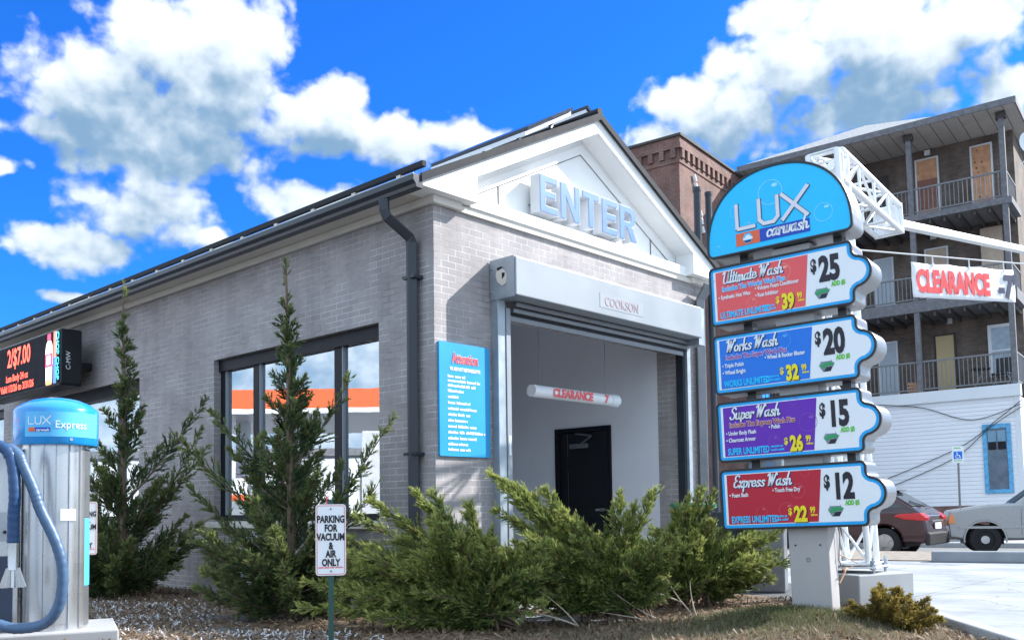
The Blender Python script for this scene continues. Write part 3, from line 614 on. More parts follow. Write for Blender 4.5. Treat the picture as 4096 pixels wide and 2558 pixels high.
# gutter and downspouts
def gutter(x, s):
    g = MB(); pr = [(x, 4.165), (x-s*.085, 4.165), (x-s*.095, 4.20), (x-s*.125, 4.235), (x-s*.125, 4.29), (x, 4.29)]
    g.prism(pr, -.2, YL, 'xz'); g.build('gutter', GUTTER, B, bevel=.004)
    l = MB(); l.beam((x-s*.118, -.2, 4.293), (x-s*.118, YL, 4.293), .012, .008); l.build('gutter_lip', STEEL, B)
gutter(-.316, 1); gutter(5.416, -1)
d = MB(); pts = [(-.385, .31, 4.17), (-.385, .30, 4.05), (-.37, .29, 3.99), (-.10, .255, 3.83), (-.075, .25, 3.77), (-.075, .25, .12), (-.11, .25, .03)]
d.tube(pts, .072, 4, rf=None); dsp = d.build('downspout', GUTTER, B, bevel=.012)
d = MB()
for z in (3.4, 1.6): d.box(-.13, -.0, .16, .34, z, z+.03)
d.build('strap', GUTTER, dsp)
d = MB(); d.tube([(4.95, -.20, 4.12), (4.95, -.17, 4.05), (4.92, -.07, 3.9), (4.92, -.06, .05)], .085, 4); d.build('downspout', MID, B, bevel=.012)
# roller shutter over the tunnel mouth
hd = MB(); hd.box(.809, 4.457, -.378, -.002, 3.28, 3.69); hood = hd.build('shutter_hood', HOOD, B, bevel=.012)
box('end_plate', STEEL, hood, .801, .8085, -.36, -.01, 3.27, 3.70); box('end_plate', STEEL, hood, 4.458, 4.6, -.33, -.01, 3.20, 3.70)
hp = MB(); pl = [(-.25, 3.42), (-.20, 3.40), (-.13, 3.45), (-.105, 3.52), (-.12, 3.58), (-.18, 3.595), (-.22, 3.57), (-.262, 3.50)]
hp.prism(pl, .788, .8005, 'yz'); hp.build('torn_patch', CREAM, hood)
hp = MB(); hp.prism([(-.235, 3.50), (-.20, 3.47), (-.20, 3.54), (-.24, 3.53)], .784, .7875, 'yz'); hp.prism([(-.20, 3.585), (-.13, 3.57), (-.13, 3.6), (-.2, 3.605)], .784, .7875, 'yz'); hp.build('hole', BLACKF, hood)
hp = MB()
for z in (3.35, 3.6): hp.box(.785, .80, -.05, -.02, z, z+.012)
hp.build('bolt', CHROME, hood)
gd = MB(); gd.box(.815, .93, -.105, -.002, 0, 3.278); gd.box(.93, 1.04, -.055, -.002, 0, 3.20); gl = gd.build('shutter_guide', STEEL, B, bevel=.004)
ga = MB(); ga.box(.935, 1.0, -.115, -.057, 0, 3.2); ga.build('guide_angle', HOOD, gl)
gd = MB(); gd.box(4.52, 4.60, -.10, -.002, 0, 3.198); gd.build('shutter_guide', STEEL, B, bevel=.004)
gd = MB(); gd.box(4.47, 4.519, -.06, .05, 0, 3.19); gd.build('guide_channel', GUTTER, B)
cu_ = MB()
for z, y in ((3.27, -.17), (3.21, -.13)): cu_.box(1.042, 4.465, y, y+.05, z-.045, z)
cu_.build('shutter_curtain', MID, B, bevel=.006)
box('seal', BLACKF, B, 1.042, 4.465, -.085, -.07, 3.135, 3.17)
cu_ = MB(); cu_.box(1.042, 4.465, -.075, -.045, 3.08, 3.135); cu_.build('bottom_bar', MID, B)
text('COOKSON', mat('faded_red_print', (.36, .265, .30), .5, var=.05), hood, 2.33, 3.395, .155, y=-.384, sx=.86)
box('sticker', mat('pale_sticker', (.30, .325, .36), .4, var=.02), hood, 2.24, 3.10, -.381, -.3785, 3.365, 3.535)
box('notice', I_WHITE, gl, .955, .985, -.1175, -.1155, 1.62, 1.83)

# ------------------------------------------------------------ things fixed to the building
# raised letters
EN = thing('enter_sign', 'big pale blue block letters spelling ENTER on the white gable', 'sign', (2.55, -.08, 4.40))
GLY = {'E': [[(0,0),(.78,0),(.78,.2),(.26,.2),(.26,.41),(.7,.41),(.7,.6),(.26,.6),(.26,.8),(.78,.8),(.78,1),(0,1)]],
 'N': [[(0,0),(.25,0),(.25,.58),(.62,0),(.88,0),(.88,1),(.63,1),(.63,.43),(.27,1),(0,1)]],
 'T': [[(.28,0),(.54,0),(.54,.79),(.82,.79),(.82,1),(0,1),(0,.79),(.28,.79)]],
 'R': [[(0,0),(.26,0),(.26,.36),(.38,.36),(.6,0),(.9,0),(.64,.40),(.78,.5),(.84,.66),(.82,.82),(.72,.95),(.55,1),(0,1),(0,.5),(.26,.5),(.26,.8),(.5,.8),(.58,.75),(.58,.6),(.5,.55),(.0,.55)]]}
GLY['R'] = [[(0,0),(.26,0),(.26,.36),(.36,.36),(.6,0),(.9,0),(.64,.41),(.78,.5),(.84,.66),(.82,.82),(.72,.95),(.55,1),(.26,1),(.26,.8),(.5,.8),(.58,.75),(.58,.6),(.5,.55),(.26,.55),(.26,1),(0,1)]]
LH = .44; xs = -1.0
for ch, wd in (('E', .78), ('N', .88), ('T', .82), ('E', .78), ('R', .9)):
    pl = [(xs+p[0]*LH*.93, p[1]*LH) for p in GLY[ch][0]]
    b = MB()
    if ch == 'R':
        o1 = [(0,0),(.26,0),(.26,.36),(.36,.36),(.6,0),(.9,0),(.64,.41),(.78,.5),(.84,.66),(.82,.82),(.72,.95),(.55,1),(0,1)]
        # stem, bowl and leg butted together
        for pp in ([(0,0),(.26,0),(.26,1),(0,1)], [(.26,.8),(.5,.8),(.5,1),(.26,1)], [(.26,.36),(.36,.36),(.5,.36),(.5,.56),(.26,.56)], [(.5,.36),(.64,.41),(.78,.5),(.84,.66),(.82,.82),(.72,.95),(.55,1),(.5,1),(.5,.8),(.56,.76),(.59,.68),(.56,.6),(.5,.56)], [(.36,.36),(.6,0),(.9,0),(.64,.41),(.5,.36)]):
            b.prism([(xs+p[0]*LH*.93, p[1]*LH) for p in pp], .0, .14)
    else: b.prism(pl, .0, .14)
    lt = b.build('letter', LETGREY, EN)
    b = MB()
    if ch == 'R':
        for pp in ([(.02,.02),(.24,.02),(.24,.98),(.02,.98)], [(.24,.82),(.5,.82),(.5,.98),(.24,.98)], [(.24,.38),(.5,.38),(.5,.54),(.24,.54)], [(.5,.38),(.63,.43),(.76,.51),(.82,.66),(.80,.81),(.71,.93),(.55,.98),(.5,.98),(.5,.82),(.58,.77),(.61,.68),(.58,.59),(.5,.54)], [(.38,.38),(.61,.02),(.87,.02),(.63,.41),(.5,.38)]):
            b.prism([(xs+p[0]*LH*.93, p[1]*LH) for p in pp], -.006, -.001)
    else: b.prism(offs(pl, .009), -.006, -.001)
    b.build('letter_face', LETBLUE, lt)
    b = MB()
    for q in (.12, .5): b.tube([(xs+q*wd*LH, .14, .12), (xs+q*wd*LH, .205, .12)], .012, 6)
    b.build('stud', MID, lt)
    xs += wd*LH*.93+.045
# attention board
AT = thing('notice_board', 'tall sky blue board with a red heading and white lines on the brick pier', 'sign', (.397, 0, 1.589))
bd = MB(); bd.prism(rrect(-.362, .362, 0, 1.159, .012, 2), -.028, -.003); bd.build('board', mat('board_blue', (.010, .30, .62), .4, var=.10, vscale=1.5), AT)
text('Attention', I_WHITE, AT, 0, .955, .155, y=-.030, sx=.62, bold=.035, align='CENTER')
text('Attention', I_RED, AT, 0, .955, .155, y=-.033, sx=.62, bold=.012, align='CENTER')
text('WE ARE NOT RESPONSIBLE FOR', I_WHITE, AT, 0, .875, .052, y=-.030, sx=.58, bold=.03, align='CENTER')
wordbars([(-.25, .0, .80), (-.25, .22, .755), (-.25, .15, .705), (-.25, -.02, .65), (-.25, -.09, .59), (-.25, .06, .53), (-.25, .15, .47), (-.25, .07, .41), (-.25, .03, .35), (-.25, .16, .29), (-.25, .28, .23), (-.25, .17, .17), (-.25, .03, .11), (-.25, .06, .055)], I_WHITE, AT, .03, y=-.031, seed=3)
# clearance tube
CT = thing('clearance_tube', 'white clearance tube with red lettering hung across the tunnel mouth', 'clearance bar', (2.85, .5, 2.46))
b = MB(); n = 12
b.tube([(-.84, 0, 0), (-.83, 0, 0), (.83, 0, 0), (.84, 0, 0)], .075, 20); tb = b.build('tube', mat('white_pvc', (.80, .82, .86), .35, var=.03), CT, smooth=True)
b = MB(); b.tube([(.70, 0, 0), (.86, 0, 0)], .083, 20); b.build('end_cap', I_WHITE, CT, smooth=True)
text('CLEARANCE', I_RED, CT, -.53, -.05, .14, y=-.077, sx=1.0, bold=.05, shear=.15); text('7', I_RED, CT, .51, -.05, .14, y=-.077, bold=.05, shear=.15)
b = MB()
for x in (-.7, .62): b.tube([(x, 0, .07), (x, 0, .62)], .004, 5); b.tube([(x, 0, .62), (x, 0, 1.62)], .004, 5)
b.build('chain', MID, CT)
# LED message sign on the left wall
LD = thing('led_sign', 'black LED message sign with red prices mounted high on the side wall', 'sign', (-.62, 7.80, 3.04), (0, 0, R(-90)))
b = MB(); b.box(-3.35, 0, 0, .34, 0, .875); b.build('cabinet', BLKTRIM, LD, bevel=.03)
b = MB(); b.box(-3.32, -.012, -.004, -.001, .03, .845); b.build('screen', S_BLACK, LD)
for x in (-3.0, -1.6, -.4): box('bracket', BLKTRIM, LD, x, x+.1, .34, .615, .3, .42)
text('2/$7.00', S_RED, LD, -2.2, .50, .42, sx=.80, bold=.014)
text('Lum Body 24 oz', S_RED, LD, -2.25, .25, .16, sx=.92, bold=.02)
text('Valid 1/3/26 to 3/31/26', S_RED, LD, -2.5, .08, .165, sx=.96, bold=.02)
def bottle(xc):
    for nm, m_, P in (('bottle_body', S_WHITE, [(-.13,.06),(.13,.06),(.13,.30),(.15,.34),(.15,.55),(.12,.66),(.07,.72),(-.07,.72),(-.12,.66),(-.15,.55),(-.15,.34),(-.13,.30)]),
                      ('bottle_cap', S_PINK, [(-.07,.725),(.07,.725),(.07,.83),(-.07,.83)]), ('bottle_label', S_PINK, [(-.145,.31),(.145,.31),(.148,.52),(-.148,.52)]),
                      ('bottle_label', S_WHITE, [(-.08,.35),(.06,.35),(.06,.49),(-.08,.49)]), ('bottle_foot', S_TAN, [(-.12,.03),(.12,.03),(.12,.11),(-.12,.11)])):
        y = {'bottle_body': -.006, 'bottle_cap': -.006, 'bottle_label': -.008, 'bottle_foot': -.007}[nm] - (.002 if m_ is S_WHITE and nm == 'bottle_label' else 0)
        b = MB(); b.add([(xc+p[0]*.95, y, p[1]) for p in P], [tuple(range(len(P)))]); b.build(nm, m_, LD)
bottle(-.40); bottle(-2.72)
for m_, z0, z1 in ((S_ORG, .44, .84), (S_BLUE, .035, .44)):
    b = MB(); b.add([(-.225, -.006, z0), (-.115, -.006, z0), (-.115, -.006, z1), (-.225, -.006, z1)], [(0, 1, 2, 3)]); b.build('strip', m_, LD)
text('CHOP CHOP', S_CYAN, LD, -.115, .83, .15, y=-.008, sx=.86, rotz=-90, bold=.012)
text('C-MW', I_WHITE, LD, 0, 0, .10, name='lettering', bend=lambda px, pz, d: np.stack([.004+d, .16-pz, .24+px], 1))
# vent pipes behind the right eave
VP = thing('vent_pipe', 'taller black vent pipe rising between the gable and the round sign top', 'pipe', (5.62, .35, 0), group='black pipes beside the eave')
MB().tube([(0, 0, 0), (0, 0, 5.75)], .055, 12).build('pipe', GUTTER, VP, smooth=True); MB().tube([(0, 0, 5.72), (0, 0, 5.78)], .062, 12).build('cap', GUTTER, VP, smooth=True)
VQ = thing('vent_pipe', 'shorter black vent pipe close beside the taller one', 'pipe', (5.82, .28, 0), group='black pipes beside the eave')
MB().tube([(0, 0, 0), (0, 0, 5.72)], .05, 12).build('pipe', GUTTER, VQ, smooth=True); MB().tube([(0, 0, 5.69), (0, 0, 5.74)], .057, 12).build('cap', GUTTER, VQ, smooth=True)
# solar panels standing proud of the roof near the ridge
SOLAR = mat('solar_glass', (.012, .016, .03), .15, var=.1); WHITEMET = mat('bright_roof_metal', (.72, .74, .77), .4, var=.03)
def solar(name, label, x0, x1, y0, ln, up0, up1):
    def z(x, u): return roofz(x, 4.335)+u
    T = thing(name, label, 'solar panel', (x0, y0, z(x0, up0)), group='solar panels on the roof')
    dx = x1-x0; dz = z(x1, up1)-z(x0, up0)
    MB().prism([(0, 0), (dx, dz), (dx, dz+.045), (0, .045)], 0, ln, 'xz').build('module', SOLAR, T, bevel=.004)
    MB().prism([(0, -.05), (dx, dz-.05), (dx, dz-.002), (0, -.002)], .03, ln, 'xz').build('rail', WHITEMET, T)
    for q in (.15, .85):
        for y in (.25, ln-.25): box('foot', STEEL, T, dx*q-.02, dx*q+.02, y-.02, y+.02, dz*q-max(up0, .08)-.02, dz*q-.05)
solar('solar_panel', 'solar panel edge just short of the gable peak on the gutter side', 1.62, 2.46, .15, 1.66, .10, .16)
solar('solar_panel', 'solar panel edge descending from the gable peak towards the brick tower', 2.72, 3.85, .12, 1.66, .30, .26)
solar('solar_panel', 'lowest solar panel edge, nearest the round blue sign top', 3.88, 5.0, .12, 1.66, .26, .22)
# ------------------------------------------------------------ pylon price sign
LEAN = -.031
PY = thing('pylon_sign', 'tall pylon sign with a round blue top and four price panels on a grey post', 'sign', (1.275, -3.197, .114), (0, LEAN, R(-83.6)))
PY.scale = (.891, .891, .891)
TH = .35
def panel_outline(z0, z1):
    h = z1-z0; x0 = -.747; xc = .705; xt = .872; zm = (z0+z1)/2; r = .055
    pts = arc(x0+r, z1-r, r, r, 90, 180, 5) + arc(x0+r, z0+r, r, r, 180, 270, 5)
    pts += arc(xc-r, z0+r, r, r, 270, 360, 5)
    pts += arc(xc+.06, z0+.26*h-.055, .06, .055, 180, 90, 4)[0:]
    pts += arc(xt-.125, zm, .125, .235*h, -70, 70, 12)
    pts += arc(xc+.06, z1-.26*h+.055, .06, .055, -90, -180, 4)
    pts += arc(xc-r, z1-r, r, r, 0, 90, 5)
    return pts
def lens(outline, name, parent):
    cab = MB().prism(outline, .012, TH).build(name, SILVERC, parent, bevel=.012, smooth=False)
    MB().ring(outline, offs(outline, .022), -.012, .0115).build('trim', BLKTRIM, cab, bevel=.004)
    return cab
def flat(poly, y): 
    b = MB(); b.add([(p[0], y, p[1]) for p in poly], [tuple(range(len(poly)))]); return b
def disc(x, z, r, y, n=24): return flat([(x+r*math.cos(2*math.pi*i/n), z+r*math.sin(2*math.pi*i/n)) for i in range(n)], y)
def hexlogo(cab, x, z, s, y):
    hx = [(x+s*math.cos(R(60*i)), z+s*math.sin(R(60*i))) for i in range(6)]
    flat(hx, y).build('emblem', I_GREY, cab)
    flat([(x-s*.5, z+s*.86), (x+s*.5, z+s*.86), (x+s*.66, z+s*.5), (x-s*.66, z+s*.5)], y-.001).build('emblem', I_WHITE, cab)
    flat([(x-s*.05, z-s*.3), (x+s*.75, z-s*.25), (x+s*.5, z-s*.86), (x-s*.4, z-s*.86)], y-.001).build('emblem', I_BLACK, cab)
    sw = [(x-s*.9, z-s*.2), (x-s*.4, z+s*.32), (x+s*.5, z+s*.36), (x+s*1.1, z+s*.2), (x+s*.85, z-s*.15), (x+s*.1, z-s*.10), (x-s*.35, z-s*.45)]
    flat(sw, y-.002).build('emblem', I_TEAL, cab)
def bubbles(cab, key, col, lst, y):
    m_ = bubmat(key, col); b = MB()
    for (x, z, r) in lst:
        n = 28; o1 = [(x+r*math.cos(2*math.pi*i/n), z+r*math.sin(2*math.pi*i/n)) for i in range(n)]
        for i in range(n):
            j = (i+1) % n; k_ = .955
            b.add([(o1[i][0], y, o1[i][1]), (o1[j][0], y, o1[j][1]), (x+(o1[j][0]-x)*k_, y, z+(o1[j][1]-z)*k_), (x+(o1[i][0]-x)*k_, y, z+(o1[i][1]-z)*k_)], [(0, 1, 2, 3)])
        hl = [(x+r*(.38+.26*math.cos(2*math.pi*i/12)), z+r*(.52+.16*math.sin(2*math.pi*i/12))) for i in range(12)]
        b.add([(p[0], y, p[1]) for p in hl], [tuple(range(12))])
    b.build('bubble_print', m_, cab)
PANELS = [('Express Wash', '12', '22', 'EXPRESS UNLIMITED', .825, 1.437, I_CRIM, None, ['Foam Bath'], ['Touch Free Dry'], 'crimson', (.62, .10, .14), [(.05,.36,.07),(-.32,.17,.055),(-.07,.18,.075),(.13,.53,.04)]),
          ('Super Wash', '15', '26', 'SUPER UNLIMITED', 1.510, 2.122, I_PURPLE, (I_DKRED, 'Includes The Express Wash Plus'), ['Under Body Flush', 'Clearcoat Armor'], ['Polish'], 'purple', (.24, .08, .48), [(.19,.33,.09),(.06,.555,.045),(-.16,.18,.055)]),
          ('Works Wash', '20', '32', 'WORKS UNLIMITED', 2.200, 2.812, I_BLUE, (I_MAG, 'Includes The Super Wash Plus'), ['Triple Polish', 'Wheel Bright'], ['Wheel & Rocker Blaster'], 'blue', (.05, .36, .85), [(-.02,.46,.09),(-.6,.5,.03)]),
          ('Ultimate Wash', '25', '39', 'ULTIMATE UNLIMITED', 2.905, 3.517, I_RED, (I_CYAN, 'Includes The Works Wash Plus'), ['Synthetic Hot Wax'], ['Volcano Foam Conditioner', 'Rust Inhibitor'], 'coral', (.86, .38, .26), [(.02,.43,.09),(-.7,.46,.03),(-.30,.19,.05)])]
for (title, price, month, unl, z0, z1, fm, inc, bl, br, key, bc, bubs) in PANELS:
    ol = panel_outline(z0, z1); cab = lens(ol, 'price_panel', PY)
    flat(offs(ol, .02), -.002).build('border', I_CYAN, cab)
    i2 = offs(ol, .050); flat(i2, -.004).build('face', I_WHITE, cab)
    xl, zb, zt_ = -.747+.075, z0+.058, z1-.058
    flat([(xl, zb), (.235, zb), (.285, zt_), (xl, zt_)], -.006).build('colour_field', fm, cab)
    bubbles(cab, key, bc, [(x, z0+z, r) for x, z, r in bubs], -.008)
    ty = z1-.185; x = -.60
    script(title, I_NAVY, cab, x+.006, ty-.006, .118, y=-.009, thick=.22, sx=.84)
    script(title, I_WHITE, cab, x, ty, .118, y=-.011, thick=.165, sx=.84)
    if inc:
        text(inc[1], I_WHITE, cab, -.61, ty-.078, .068, y=-.010, sx=.76, bold=.07)
        text(inc[1], inc[0], cab, -.61, ty-.078, .068, y=-.012, sx=.76, bold=.022)
    zc = z0+.30 if inc else z0+.36
    for i, s in enumerate(bl): text('\u2022 '+s, I_WHITE, cab, -.65, zc-.07*i-.03, .056, y=-.010, sx=.72, bold=.025)
    for i, s in enumerate(br): text('\u2022 '+s, I_WHITE, cab, -.26 if len(br) == 2 else -.20, zc-.07*i, .056, y=-.010, sx=.68, bold=.025)
    text(unl, I_SKY, cab, -.64, z0+.072, .092, y=-.010, sx=.58, bold=.03)
    wordbars([(-.19, -.07, z0+.115), (-.19, -.05, z0+.08)], I_SKY, cab, .022, y=-.010, seed=5)
    text('$', I_YEL, cab, -.055, z0+.135, .09, y=-.011, sx=.8, bold=.03)
    text(month, I_BLACK, cab, .013, z0+.064, .20, y=-.010, sx=.62, bold=.05)
    text(month, I_YEL, cab, .005, z0+.07, .20, y=-.012, sx=.62, bold=.05)
    text('99', I_YEL, cab, .16, z0+.145, .082, y=-.011, sx=.60, bold=.035)
    wordbars([(.165, .228, z0+.115)], I_YEL, cab, .02, y=-.010, seed=2)
    text('$', I_BLACK, cab, .305, z0+.375, .17, y=-.007, sx=.62, bold=.045)
    text(price, I_BLACK, cab, .385, z0+.275, .325, y=-.007, sx=.61, bold=.05)
    hexlogo(cab, .40, z0+.165, .072, -.006)
    text('ADD $5', I_GREEN, cab, .495, z0+.205, .06, y=-.007, sx=.62, bold=.05)
# round top
dz0 = 3.61
dome = arc(-.747+.07, dz0+.07, .07, .07, 180, 270, 5) + arc(.73-.07, dz0+.07, .07, .07, 270, 360, 5)
DMC = -.0085
for i in range(1, 40):
    th = math.pi*i/40; c_, s_ = math.cos(th), math.sin(th)
    dome.append((DMC+.7385*math.copysign(abs(c_)**.93, c_), dz0+.07+.755*abs(s_)**.86))
cab = lens(dome, 'top_panel', PY)
flat(offs(dome, .02), -.002).build('face', I_SKY, cab)
bubbles(cab, 'aqua', (.30, .78, .95), [(-.05, dz0+.55, .125), (.46, dz0+.23, .09), (-.42, dz0+.44, .06), (-.30, dz0+.27, .04), (-.63, dz0+.10, .03), (.30, dz0+.50, .02), (-.58, dz0+.06, .015)], -.004)
def stroke(b, pts, wd, y):
    for p, q in zip(pts[:-1], pts[1:]):
        dx, dz = q[0]-p[0], q[1]-p[1]; l = math.hypot(dx, dz); nx, nz = -dz/l*wd/2, dx/l*wd/2; ex, ez = dx/l*wd*.5, dz/l*wd*.5
        b.add([(p[0]-ex+nx, y, p[1]-ez+nz), (p[0]-ex-nx, y, p[1]-ez-nz), (q[0]+ex-nx, y, q[1]+ez-nz), (q[0]+ex+nx, y, q[1]+ez+nz)], [(0, 1, 2, 3)])
def luxword(parent, x, z, s, m_, y, wd=.15):
    b = MB(); A = lambda P: [(x+p[0]*s, z+p[1]*s) for p in P]; w_ = wd*s
    stroke(b, A([(0, 1), (0, .07)]), w_, y); stroke(b, A([(.07, 0.0), (.72, 0.0)]), w_, y-.0004)
    stroke(b, A([(.98, 1), (.98, .22)]), w_, y); stroke(b, A([(1.0, .16), (1.14, .02)]), w_, y-.0004); stroke(b, A([(1.2, 0), (1.55, 0)]), w_, y-.0008); stroke(b, A([(1.6, .02), (1.74, .16)]), w_, y-.0004); stroke(b, A([(1.76, .22), (1.76, 1)]), w_, y)
    stroke(b, A([(1.98, 1), (2.95, 0)]), w_, y-.0012); stroke(b, A([(1.98, 0), (3.0, 1.12)]), w_, y-.0016)
    return b.build('lettering', m_, parent)
luxword(cab, -.407, dz0+.247, .242, I_NAVY, -.005, .2)
luxword(cab, -.41, dz0+.25, .242, I_SILVER, -.0075, .155)
flat([(-.43, dz0+.075), (-.18, dz0+.075), (-.18, dz0+.205), (-.43, dz0+.205)], -.006).build('badge', I_ORANGE, cab)
flat([(-.179, dz0+.075), (.325, dz0+.075), (.325, dz0+.205), (-.179, dz0+.205)], -.006).build('badge', I_DKBLUE, cab)
script('carwash', I_WHITE, cab, -.11, dz0+.108, .135, y=-.009, thick=.17, shear=.18, sx=.84)
hx = [(-.305+.055*math.cos(R(60*i)), dz0+.14+.055*math.sin(R(60*i))) for i in range(6)]
flat(hx, -.008).build('emblem', I_SKY, cab)
flat([(x+.02, z) for x, z in [(-.375, dz0+.14), (-.352, dz0+.15), (-.335, dz0+.172), (-.308, dz0+.172), (-.29, dz0+.152), (-.272, dz0+.142), (-.275, dz0+.125), (-.372, dz0+.125)]], -.009).build('emblem', I_WHITE, cab)
flat([(x+.02, z) for x, z in [(-.365, dz0+.118), (-.285, dz0+.118), (-.30, dz0+.098), (-.35, dz0+.098)]], -.009).build('emblem', I_NAVY, cab)
# post and linking boxes
POST = mat('warm_grey_post_paint', (.40, .385, .38), .5, var=.05, vscale=2)
b = MB(); b.box(-.10, .29, .07, .31, -.25, 3.60); post = b.build('post', POST, PY, bevel=.01)
b = MB(); b.tube([(-.03, .064, .88-.22), (-.03, .072, .88-.22)], .009, 8); b.tube([(.21, .064, .66), (.21, .072, .66)], .009, 8); b.build('bolt_hole', BLKTRIM, post)
b = MB()
for x0, x1, z0, z1 in ((.072, .105, .50, .506), (.072, .105, .534, .54), (.072, .078, .506, .534), (.099, .105, .506, .534)): b.box(x0, x1, .064, .069, z0, z1)
b.build('cover_plate', MID, post)
b = MB(); b.tube([(.30, .2, 1.1), (.33, .3, .75), (.31, .28, .5), (.34, .34, .38), (.32, .5, .42), (.3, .3, .28)], .007, 6); b.tube([(.33, .28, .55), (.42, .5, .46), (.36, .3, .40), (.33, .22, .3)], .005, 5); b.build('loose_wire', PLY, post)
for z0, z1 in ((1.437, 1.51), (2.122, 2.2), (2.812, 2.905), (3.517, 3.61)):
    box('link_box', BLKTRIM, PY, -.45, -.36, .12, .26, z0-.01, z1+.01); box('link_box', BLKTRIM, PY, .50, .58, .12, .26, z0-.01, z1+.01)

# ------------------------------------------------------------ truss gantry with its block
TK = MB().box(0, .80, 0, .85, -.02, .335).build('truss_base_block', CONC, None, bevel=.012); TK.location = (2.97, -3.01, 0); TK.rotation_euler = (0, 0, R(-19.6))
setp(TK, 'square concrete footing block under the white truss tower', 'block')
TW = thing('truss_gantry', 'white lattice truss tower and arm reaching over the drive with a square pole', 'truss', (3.46, -2.80, .336), (0, LEAN*1.35, R(-83.6)))
HB = 4.42; hs = .155
def lattice(b, br, c0, axis, L, u, v, nseg, rc=.033, rb=.016):
    c0 = Vector(c0); axis = Vector(axis); u = Vector(u); v = Vector(v)
    cs = [c0-u-v, c0+u-v, c0+u+v, c0-u+v]
    for c in cs: b.tube([c, c+axis*L], rc, 10)
    st = L/nseg
    for i in range(nseg+1):
        for k_ in range(4):
            p, q = cs[k_]+axis*(i*st), cs[(k_+1) % 4]+axis*(i*st); br.tube([p, q], rb, 6)
            if i < nseg:
                a_, c_ = (p, q+axis*st) if (i+k_) % 2 else (q, p+axis*st); br.tube([a_, c_], rb, 6)
b = MB(); br = MB(); lattice(b, br, (0, 0, .10), (0, 0, 1), HB, (hs, 0, 0), (0, hs, 0), 9)
b.build('chord', TRUSSM, TW, smooth=True); br.build('lacing', TRUSSM, TW, smooth=True)
b = MB(); b.box(-.26, .26, -.26, .26, .045, .062); b.box(-.22, .22, -.22, .22, .085, .10); b.build('base_plate', TRUSSM, TW, bevel=.004)
for x in (-.22, .22):
    for y in (-.22, .22):
        b = MB(); b.tube([(x, y, -.01), (x, y, .155)], .014, 8); b.tube([(x, y, .062), (x, y, .085)], .032, 6); b.tube([(x, y, .03), (x, y, .045)], .034, 6); b.tube([(x, y, .10), (x, y, .122)], .03, 6); b.build('anchor_bolt', STEEL, TW)
b = MB(); br = MB(); ah = .17
lattice(b, br, (0, .02, HB-.03), (0, 1, 0), 2.42, (hs, 0, 0), (0, 0, ah), 4, .034, .018)
arm = b.build('arm_chord', TRUSSM, TW, smooth=True); br.build('arm_lacing', TRUSSM, arm, smooth=True)
b = MB(); b.box(-hs-.03, hs+.03, 2.43, 2.455, HB-.03-ah-.03, HB-.03+ah+.03); b.build('end_plate', TRUSSM, arm, bevel=.004)
b = MB(); b.tube([(-.02, 2.2, HB-.12), (.05, 2.41, HB-.1)], .05, 12); b.tube([(0, .1, HB+.02), (.02, .4, HB-.05)], .05, 12); b.build('sleeve', TRUSSM, arm, smooth=True)
ang = R(-22.0); dv = Vector((-math.sin(ang), math.cos(ang), 0)); 
b = MB(); s0 = Vector((.10, 2.456, HB-.08)); segs = 4
for i in range(segs):
    p, q = s0+dv*(i*1.15), s0+dv*((i+1)*1.15-.012); b.beam(p, q, .095-.004*i, .095-.004*i)
b.build('square_pole', POLEW, TW, bevel=.006)
# clearance banner on its rope
rp0 = Vector((3.55, -2.82, 3.80)); rp1 = Vector((7.6, -4.2, 4.06))
ROPE = MB().tube([(rp1-rp0)*i/12 for i in range(13)], .009, 6).build('banner_rope', mat('rope_fibre', (.5, .5, .52), .8, var=.1)); ROPE.location = rp0
setp(ROPE, 'thin rope stretched from the truss tower above the clearance banner', 'rope')
bw0, bw1 = .222, .655
pa = rp0+(rp1-rp0)*bw0; pb = rp0+(rp1-rp0)*bw1; bl_ = (pb-pa).length; bang = math.atan2((pb-pa).y, (pb-pa).x)
BN = thing('clearance_banner', 'white cloth banner reading CLEARANCE -7 in red hung from the rope', 'banner', (pa.x, pa.y, pa.z-.485), (0, -math.asin((pb-pa).z/bl_), bang))
b = MB(); nx, nz = 24, 8; hh = .40
for j in range(nz+1):
    for i in range(nx+1): b.v.append((bl_*i/nx, .004*math.sin(i*.9+j*.5)+.002*math.sin(j*1.7), hh*j/nz - .012*abs(math.sin(i*math.pi/8))*(j == nz)))
for j in range(nz):
    for i in range(nx): a_ = j*(nx+1)+i; b.f.append((a_, a_+1, a_+nx+2, a_+nx+1)); b.mi.append(0)
bo = b.build('cloth', mat('white_vinyl_banner', (.80, .81, .83), .6, var=.03), BN, smooth=True); so_ = bo.modifiers.new('thickness', 'SOLIDIFY'); so_.thickness = .004
text('CLEARANCE', mat('banner_red', lin('dd3138'), .5, var=.05), BN, .035*bl_, .075, .34, y=-.009, sx=.62*bl_/1.22*.72, bold=.055)
text("-7'", mat('banner_blue_black', lin('20254a'), .5, var=.05), BN, .825*bl_, .05, .38, y=-.009, sx=.60*bl_/1.22, bold=.045)
b = MB()
for q in (.2, .55, .9): b.tube([(bl_*q, 0, hh-.03), (bl_*q, .0, hh+.085)], .008, 6); b.tube([(bl_*q, -.012, hh-.02), (bl_*q, .012, hh-.02)], .016, 8)
b.build('hook', POLEW, BN)
